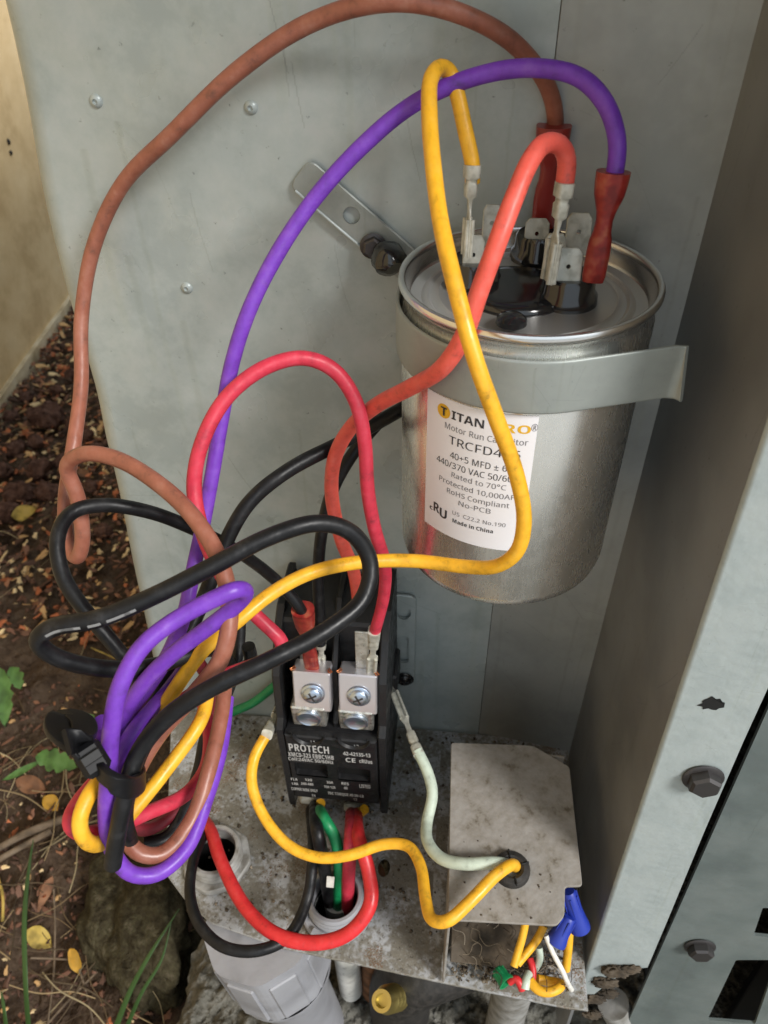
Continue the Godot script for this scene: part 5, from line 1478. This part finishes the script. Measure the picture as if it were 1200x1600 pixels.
func debris() -> void:     # grit and dust fluff gathered on the shelf and in the box mouth
	var b := Buf.new()
	blob(b, Vector3.ZERO, Vector3(0.5, 0.5, 0.5), 91, 1.1, 5, 0.9)
	var f := Buf.new()
	tube(f, [Vector3(-0.5, 0, 0), Vector3(-0.2, 0.22, 0.14), Vector3(0.15, 0.05, -0.16), Vector3(0.5, 0.15, 0.05)], 0.014, 5, 0.1)
	for k in 2:
		var mm := MultiMesh.new()
		mm.transform_format = MultiMesh.TRANSFORM_3D
		mm.use_colors = true
		mm.mesh = (b if k == 0 else f).mesh(M.chip)
		var n := 900 if k == 0 else 90
		mm.instance_count = n
		for i in n:
			var p: Vector3
			var q := rng.randf()
			if q < 0.45 or k == 1:      # in the box mouth
				p = Vector3(rng.randf_range(0.009, 0.052), 0.1778 + rng.randf() * (0.003 if k == 0 else 0.012), 0.108 - absf(rng.randfn(0, 0.012)))
			elif q < 0.6:     # along the back of the shelf
				p = Vector3(rng.randf_range(-0.12, 0.055), 0.1779, 0.003 + absf(rng.randfn(0, 0.006)))
			elif q < 0.64 and k == 0:      # on the box top, towards its front
				p = Vector3(rng.randf_range(0.007, 0.041), 0.2376, 0.108 - absf(rng.randfn(0, 0.014)))
			else:
				p = Vector3(rng.randf_range(-0.10, 0.003), 0.1779, rng.randf_range(0.01, 0.094))
			var s := rng.randf_range(0.0004, 0.0016) if k == 0 else rng.randf_range(0.004, 0.011)
			if p.y > 0.23: s *= 0.5
			var bs := Basis(Vector3.UP, rng.randf() * TAU) * Basis(Vector3.RIGHT, rng.randf_range(-0.8, 0.8))
			mm.set_instance_transform(i, Transform3D(bs * Basis.from_scale(Vector3(s, s * (0.6 if k == 0 else 1.0), s)), p))
			var tone: Color = [Color(0.16, 0.125, 0.085), Color(0.09, 0.07, 0.05), Color(0.24, 0.20, 0.15), Color(0.06, 0.045, 0.035)][rng.randi() % 4]
			mm.set_instance_color(i, tone * rng.randf_range(0.7, 1.2))
		var o := MultiMeshInstance3D.new()
		o.name = ["grit", "dust_fluff"][k]
		o.multimesh = mm
		add_child(o, true)
		tag(o, ["brown grit scattered on the shelf and control box", "dusty brown fibres caught in the mouth of the control box"][k], ["grit", "dust"][k], "", "stuff")

func garden() -> void:
	# mossy stone under the bundle
	var b := Buf.new()
	blob(b, Vector3(-0.16768, 0.02000, 0.04829), Vector3(0.030, 0.024, 0.048), 19, 0.55, 44, 0.8, Basis(Vector3.UP, 0.5))
	single("stone", b, M.mossy_stone, "mossy olive stone standing against the concrete pad below the bundle", "stone")
	# loose rocks of the bed
	var rocks := [[75, 650, 0.030], [25, 700, 0.018], [60, 735, 0.021], [115, 660, 0.014], [30, 770, 0.022], [75, 770, 0.020], [100, 720, 0.016], [135, 680, 0.013], [120, 620, 0.012], [90, 610, 0.012], [10, 800, 0.018], [55, 690, 0.015], [150, 700, 0.012], [95, 800, 0.013], [40, 620, 0.013], [140, 760, 0.012], [15, 650, 0.014], [110, 585, 0.012], [5, 735, 0.016], [160, 830, 0.013]]
	var protos := []
	for k in 4:
		var rb := Buf.new()
		blob(rb, Vector3.ZERO, Vector3(1, 0.72, 0.9), 30 + k, 0.5, 11, 0.85)
		protos.append(rb.mesh(M.lava_rock))
	var at := [Vector3(-0.46231, 0.02000, -0.46624), Vector3(-0.47195, 0.01800, -0.40716), Vector3(-0.43015, 0.01800, -0.37163), Vector3(-0.43151, 0.01600, -0.46197), Vector3(-0.43312, 0.01800, -0.33495), Vector3(-0.40418, 0.01800, -0.33750), Vector3(-0.41131, 0.01700, -0.39100), Vector3(-0.40707, 0.01600, -0.43922), Vector3(-0.44970, 0.01600, -0.51355), Vector3(-0.47854, 0.01600, -0.52525), Vector3(-0.43193, 0.01800, -0.30577), Vector3(-0.45742, 0.01700, -0.42153), Vector3(-0.38716, 0.01600, -0.41717), Vector3(-0.38045, 0.01600, -0.31267), Vector3(-0.51055, 0.01600, -0.50854), Vector3(-0.36802, 0.01600, -0.35329), Vector3(-0.51030, 0.01600, -0.46820), Vector3(-0.47847, 0.01600, -0.56190), Vector3(-0.46783, 0.01700, -0.36964), Vector3(-0.32921, 0.01600, -0.28957)]
	for k in rocks.size():
		var o := MeshInstance3D.new()
		o.name = numbered("lava_rock")
		o.mesh = protos[k % 4]
		add_child(o, true)
		o.position = at[k]
		o.rotation = Vector3(rng.randf_range(-0.4, 0.4), rng.randf() * TAU, rng.randf_range(-0.4, 0.4))
		o.scale = Vector3.ONE * rocks[k][2] * 0.66
		tag(o, ["largest dark reddish lava rock, lying in the mulch by the house wall", "lava rock at the left edge, just below and left of the largest one", "second largest lava rock, below the largest and right of the edge", "small dark reddish lava rock lying in the mulch by the house wall"][mini(k, 3)], "rock", "lava rocks in the mulch")
	debris()
	o_chips()
	straws()
	# single leaves, blades and twigs that can be picked out
	leaf("fallen_leaf", "pale yellow pointed leaf on the soil at the lower left", Vector3(-0.22965, 0.01400, 0.05809), Vector3(0.1, 1, 0.4), Vector3(-0.21925, 0.01400, 0.06265) - Vector3(-0.23948, 0.01400, 0.05336), 0.0185, 0.0115, "leaf_yellow", 0.12)
	leaf("fallen_leaf", "bright yellow oval leaf with a brown tip standing on a stalk", Vector3(-0.20113, 0.02000, 0.06971), Vector3(0.1, 0.8, 0.6), Vector3(-0.19805, 0.01800, 0.07472) - Vector3(-0.20426, 0.02200, 0.06462), 0.0155, 0.0070, "leaf_gold", 0.1)
	leaf("fallen_leaf", "small golden leaf lying left of the crimson wire bend", Vector3(-0.25848, 0.01600, -0.02287), Vector3(0.2, 1, 0.3), Vector3(1, 0, 0.7), 0.0135, 0.0100, "leaf_gold", 0.2)
	leaf("fallen_leaf", "yellow leaf on the mulch left of the black wire loop", Vector3(-0.41188, 0.01800, -0.30472), Vector3(0.1, 1, 0.4), Vector3(1, 0, -0.6), 0.024, 0.017, "leaf_yellow", 0.2)
	leaf("fallen_leaf", "orange brown leaf scrap in front of the mulch rocks", Vector3(-0.38080, 0.01600, -0.37100), Vector3(0.3, 1, 0.2), Vector3(1, 0, 0.5), 0.017, 0.010, "leaf_brown", 0.2)
	leaf("fallen_leaf", "crumpled tan brown leaf above the golden leaf", Vector3(-0.27751, 0.01500, -0.03466), Vector3(0.2, 1, 0.4), Vector3(1, 0, 0.2), 0.022, 0.012, "leaf_brown", 0.3)
	leaf("fallen_leaf", "narrow reddish brown leaf standing in the soil beside the grass blade", Vector3(-0.23657, 0.01800, 0.03419), Vector3(0.5, 0.6, 0.5), Vector3(-0.23699, 0.01500, 0.04247) - Vector3(-0.23488, 0.02200, 0.02605), 0.021, 0.0065, "leaf_brown", 0.2)
	var green := [["ragged green weed leaf at the left edge", Vector3(-0.32308, 0.03000, -0.09236), Vector3(0.2, 1, 0.4), Vector3(-0.31516, 0.02000, -0.07246) - Vector3(-0.33578, 0.03000, -0.11445), 0.046, 0.017, 5], ["small pale green weed leaf above the ragged one", Vector3(-0.31803, 0.03400, -0.10719), Vector3(0.1, 0.9, 0.5), Vector3(-0.31155, 0.03000, -0.10032) - Vector3(-0.32535, 0.03500, -0.11762), 0.019, 0.013, 3],
			["broad toothed green leaf under the cable tie", Vector3(-0.25123, 0.04500, -0.03780), Vector3(0.0, 1, 0.5), Vector3(-0.23825, 0.04500, -0.03439) - Vector3(-0.26526, 0.04500, -0.03927), 0.030, 0.016, 4], ["green leaf stalk end left of the toothed leaf", Vector3(-0.27375, 0.04000, -0.03291), Vector3(0.1, 1, 0.4), Vector3(-0.26123, 0.04000, -0.04465) - Vector3(-0.28579, 0.04000, -0.02567), 0.030, 0.0045, 0],
			["little green leaf tip behind the cable tie's head", Vector3(-0.23072, 0.06000, -0.05838), Vector3(0.1, 1, 0.5), Vector3(-0.22037, 0.06000, -0.04578) - Vector3(-0.23739, 0.06000, -0.06373), 0.017, 0.008, 3], ["green leaf half hidden behind the purple loop", Vector3(-0.20796, 0.06000, -0.06760), Vector3(0.1, 1, 0.5), Vector3(-0.20335, 0.06000, -0.07727) - Vector3(-0.21097, 0.06000, -0.06129), 0.018, 0.009, 3]]
	for e in green:
		leaf("weed_leaf", e[0], e[1], e[2], e[3], e[4], e[5], "leaf_green", 0.15, e[6])
	for e in [["tall upright green grass blade at the lower left", [Vector3(-0.21004, 0.02000, 0.10922), Vector3(-0.21006, 0.05000, 0.09252), Vector3(-0.22041, 0.06000, 0.06545), Vector3(-0.23721, 0.05000, 0.03110), Vector3(-0.24426, 0.04500, 0.01464)], 0.0021], ["green grass blade leaning across the stone's foot", [Vector3(-0.16278, 0.03000, 0.10315), Vector3(-0.15398, 0.05000, 0.08824), Vector3(-0.14465, 0.06500, 0.07551), Vector3(-0.13496, 0.07000, 0.05404)], 0.0018], ["second green blade behind the leaning one", [Vector3(-0.16039, 0.02000, 0.10023), Vector3(-0.15106, 0.04000, 0.08636), Vector3(-0.14274, 0.05000, 0.07326), Vector3(-0.14022, 0.06000, 0.05727)], 0.0014], ["short green blade at the bottom left corner", [Vector3(-0.22451, 0.02000, 0.10629), Vector3(-0.22618, 0.03000, 0.09874), Vector3(-0.23127, 0.03000, 0.09158)], 0.0020]]:
		var gb := Buf.new()
		var ln := spline(e[1], 0.003)
		var wa := []
		var wb := []
		for i in ln.size():
			var s := float(i) / (ln.size() - 1)
			wa.append(e[2] * sqrt(maxf(1.0 - s, 0.02)))
			wb.append(0.0003)
		loft(gb, ln, Vector3(0.9, 0.1, 0.3), wa, wb, 1.0, 10)
		single("grass_blade", gb, M.blade_green, e[0], "grass blade")
	for e in [["pale dry straw lying on the soil beside the black wire", [Vector3(-0.28259, 0.02000, -0.15114), Vector3(-0.27059, 0.01600, -0.14903), Vector3(-0.25188, 0.02000, -0.14002)], 0.0007, "leaf_yellow"], ["brown twig lying along the soil left of the wire bends", [Vector3(-0.28080, 0.01800, 0.01271), Vector3(-0.26350, 0.02200, 0.00111), Vector3(-0.24906, 0.02000, -0.00870), Vector3(-0.23415, 0.01800, -0.01878)], 0.0026, "twig_brown"], ["second brown twig below the first beside the wire bends", [Vector3(-0.27688, 0.01600, 0.01758), Vector3(-0.26424, 0.02000, 0.00992), Vector3(-0.24871, 0.02000, -0.00308)], 0.0022, "twig_brown"], ["thin forked stalk rising beside the yellow oval leaf", [Vector3(-0.20333, 0.02000, 0.10110), Vector3(-0.21280, 0.01600, 0.07558), Vector3(-0.22307, 0.01800, 0.04959), Vector3(-0.23093, 0.02000, 0.03254)], 0.0006, "twig_brown"], ["thin stalk under the yellow oval leaf", [Vector3(-0.18239, 0.01000, 0.09617), Vector3(-0.19001, 0.01400, 0.08401), Vector3(-0.19799, 0.01800, 0.07305)], 0.0006, "twig_brown"], ["thin dry stalk slanting across the lower soil", [Vector3(-0.20441, 0.02000, 0.10271), Vector3(-0.19790, 0.01600, 0.08702), Vector3(-0.18821, 0.01400, 0.07073)], 0.0007, "twig_brown"], ["thin horizontal dry stem near the yellow leaves", [Vector3(-0.22761, 0.02000, 0.07074), Vector3(-0.21561, 0.01600, 0.06848), Vector3(-0.20392, 0.01400, 0.06727)], 0.0006, "twig_brown"], ["curved straw at the left edge below the twigs", [Vector3(-0.26933, 0.02000, 0.02865), Vector3(-0.25908, 0.02200, 0.04004), Vector3(-0.25448, 0.01800, 0.05279)], 0.0010, "leaf_yellow"]]:
		var tb := Buf.new()
		tube(tb, e[1], e[2], 8, 0.004, 0.12)
		single("twig", tb, M[e[3]], e[0], "twig")

func straws() -> void:
	var b := Buf.new()
	tube(b, [Vector3(-0.5, 0, 0), Vector3(-0.2, 0.05, 0.04), Vector3(0.1, 0.03, -0.02), Vector3(0.5, 0, 0.05)], 0.008, 5, 0.1)
	var mm := MultiMesh.new()
	mm.transform_format = MultiMesh.TRANSFORM_3D
	mm.use_colors = true
	mm.mesh = b.mesh(M.chip)
	mm.instance_count = 230
	var tones := [Color(0.30, 0.22, 0.12), Color(0.16, 0.11, 0.06), Color(0.09, 0.065, 0.04), Color(0.36, 0.29, 0.17)]
	for i in 230:
		var far := rng.randf() < 0.35
		var p := Vector3(rng.randf_range(-0.56, -0.2), 0.014, rng.randf_range(-0.8, -0.1)) if far else Vector3(rng.randf_range(-0.36, -0.14), 0.012 + rng.randf() * 0.01, rng.randf_range(-0.06, 0.14))
		var bs := Basis(Vector3.UP, rng.randf() * TAU) * Basis(Vector3.BACK, rng.randf_range(-0.25, 0.25))
		mm.set_instance_transform(i, Transform3D(bs * Basis.from_scale(Vector3.ONE * rng.randf_range(0.02, 0.06)), p))
		mm.set_instance_color(i, tones[rng.randi() % 4] * rng.randf_range(0.6, 1.1))
	var o := MultiMeshInstance3D.new()
	o.name = "dry_straw"
	o.multimesh = mm
	add_child(o, true)
	tag(o, "fine dry straw and rootlets lying over the soil", "straw", "", "stuff")

func o_chips() -> void:    # mulch chips, crumbs and litter: a carpet nobody could count
	var kinds := [[0.013, 0.0045, 0.0016], [0.008, 0.005, 0.0014], [0.005, 0.004, 0.003]]
	var n := [2400, 2600, 3000]
	var tones := [L(0.19, 0.09, 0.05), L(0.13, 0.065, 0.042), L(0.36, 0.22, 0.10), L(0.075, 0.042, 0.030), L(0.48, 0.36, 0.20), L(0.10, 0.055, 0.038), L(0.30, 0.10, 0.045), L(0.06, 0.036, 0.026)]
	for k in 3:
		var b := Buf.new()
		blob(b, Vector3.ZERO, Vector3(0.5, 0.5, 0.5), 60 + k * 7, 1.2, 5, 0.9)
		var mm := MultiMesh.new()
		mm.transform_format = MultiMesh.TRANSFORM_3D
		mm.use_colors = true
		mm.mesh = b.mesh(M.chip)
		mm.instance_count = n[k]
		for i in n[k]:
			var x: float
			var z: float
			var near := rng.randf() < (0.14 if k < 2 else 0.45)
			if near:
				x = rng.randf_range(-0.42, -0.14); z = rng.randf_range(-0.12, 0.14)
			else:
				x = rng.randf_range(-0.56, -0.20); z = rng.randf_range(-0.85, -0.16)
			var s := rng.randf_range(0.4, 1.25) * (0.7 if near else 1.0)
			var bs := Basis(Vector3.UP, rng.randf() * TAU) * Basis(Vector3.RIGHT, rng.randf_range(-0.6, 0.6)) * Basis(Vector3.FORWARD, rng.randf_range(-0.6, 0.6))
			bs = bs * Basis.from_scale(Vector3(kinds[k][0], kinds[k][2], kinds[k][1]) * s)
			mm.set_instance_transform(i, Transform3D(bs, Vector3(x, 0.010 + rng.randf() * 0.008, z)))
			var pick := rng.randi() % tones.size()
			if near and rng.randf() < 0.75: pick = [1, 3, 5, 7][rng.randi() % 4]
			var c: Color = tones[pick].srgb_to_linear()
			mm.set_instance_color(i, c * rng.randf_range(1.0, 1.8))
		var o := MultiMeshInstance3D.new()
		o.name = ["mulch", "bark_litter", "soil_crumbs"][k]
		o.multimesh = mm
		add_child(o, true)
		tag(o, ["long brown bark mulch chips strewn over the bed", "short pale and rusty wood chips among the mulch", "crumbs of dark soil scattered over the bed"][k], ["mulch", "wood chips", "soil crumbs"][k], "", "stuff")
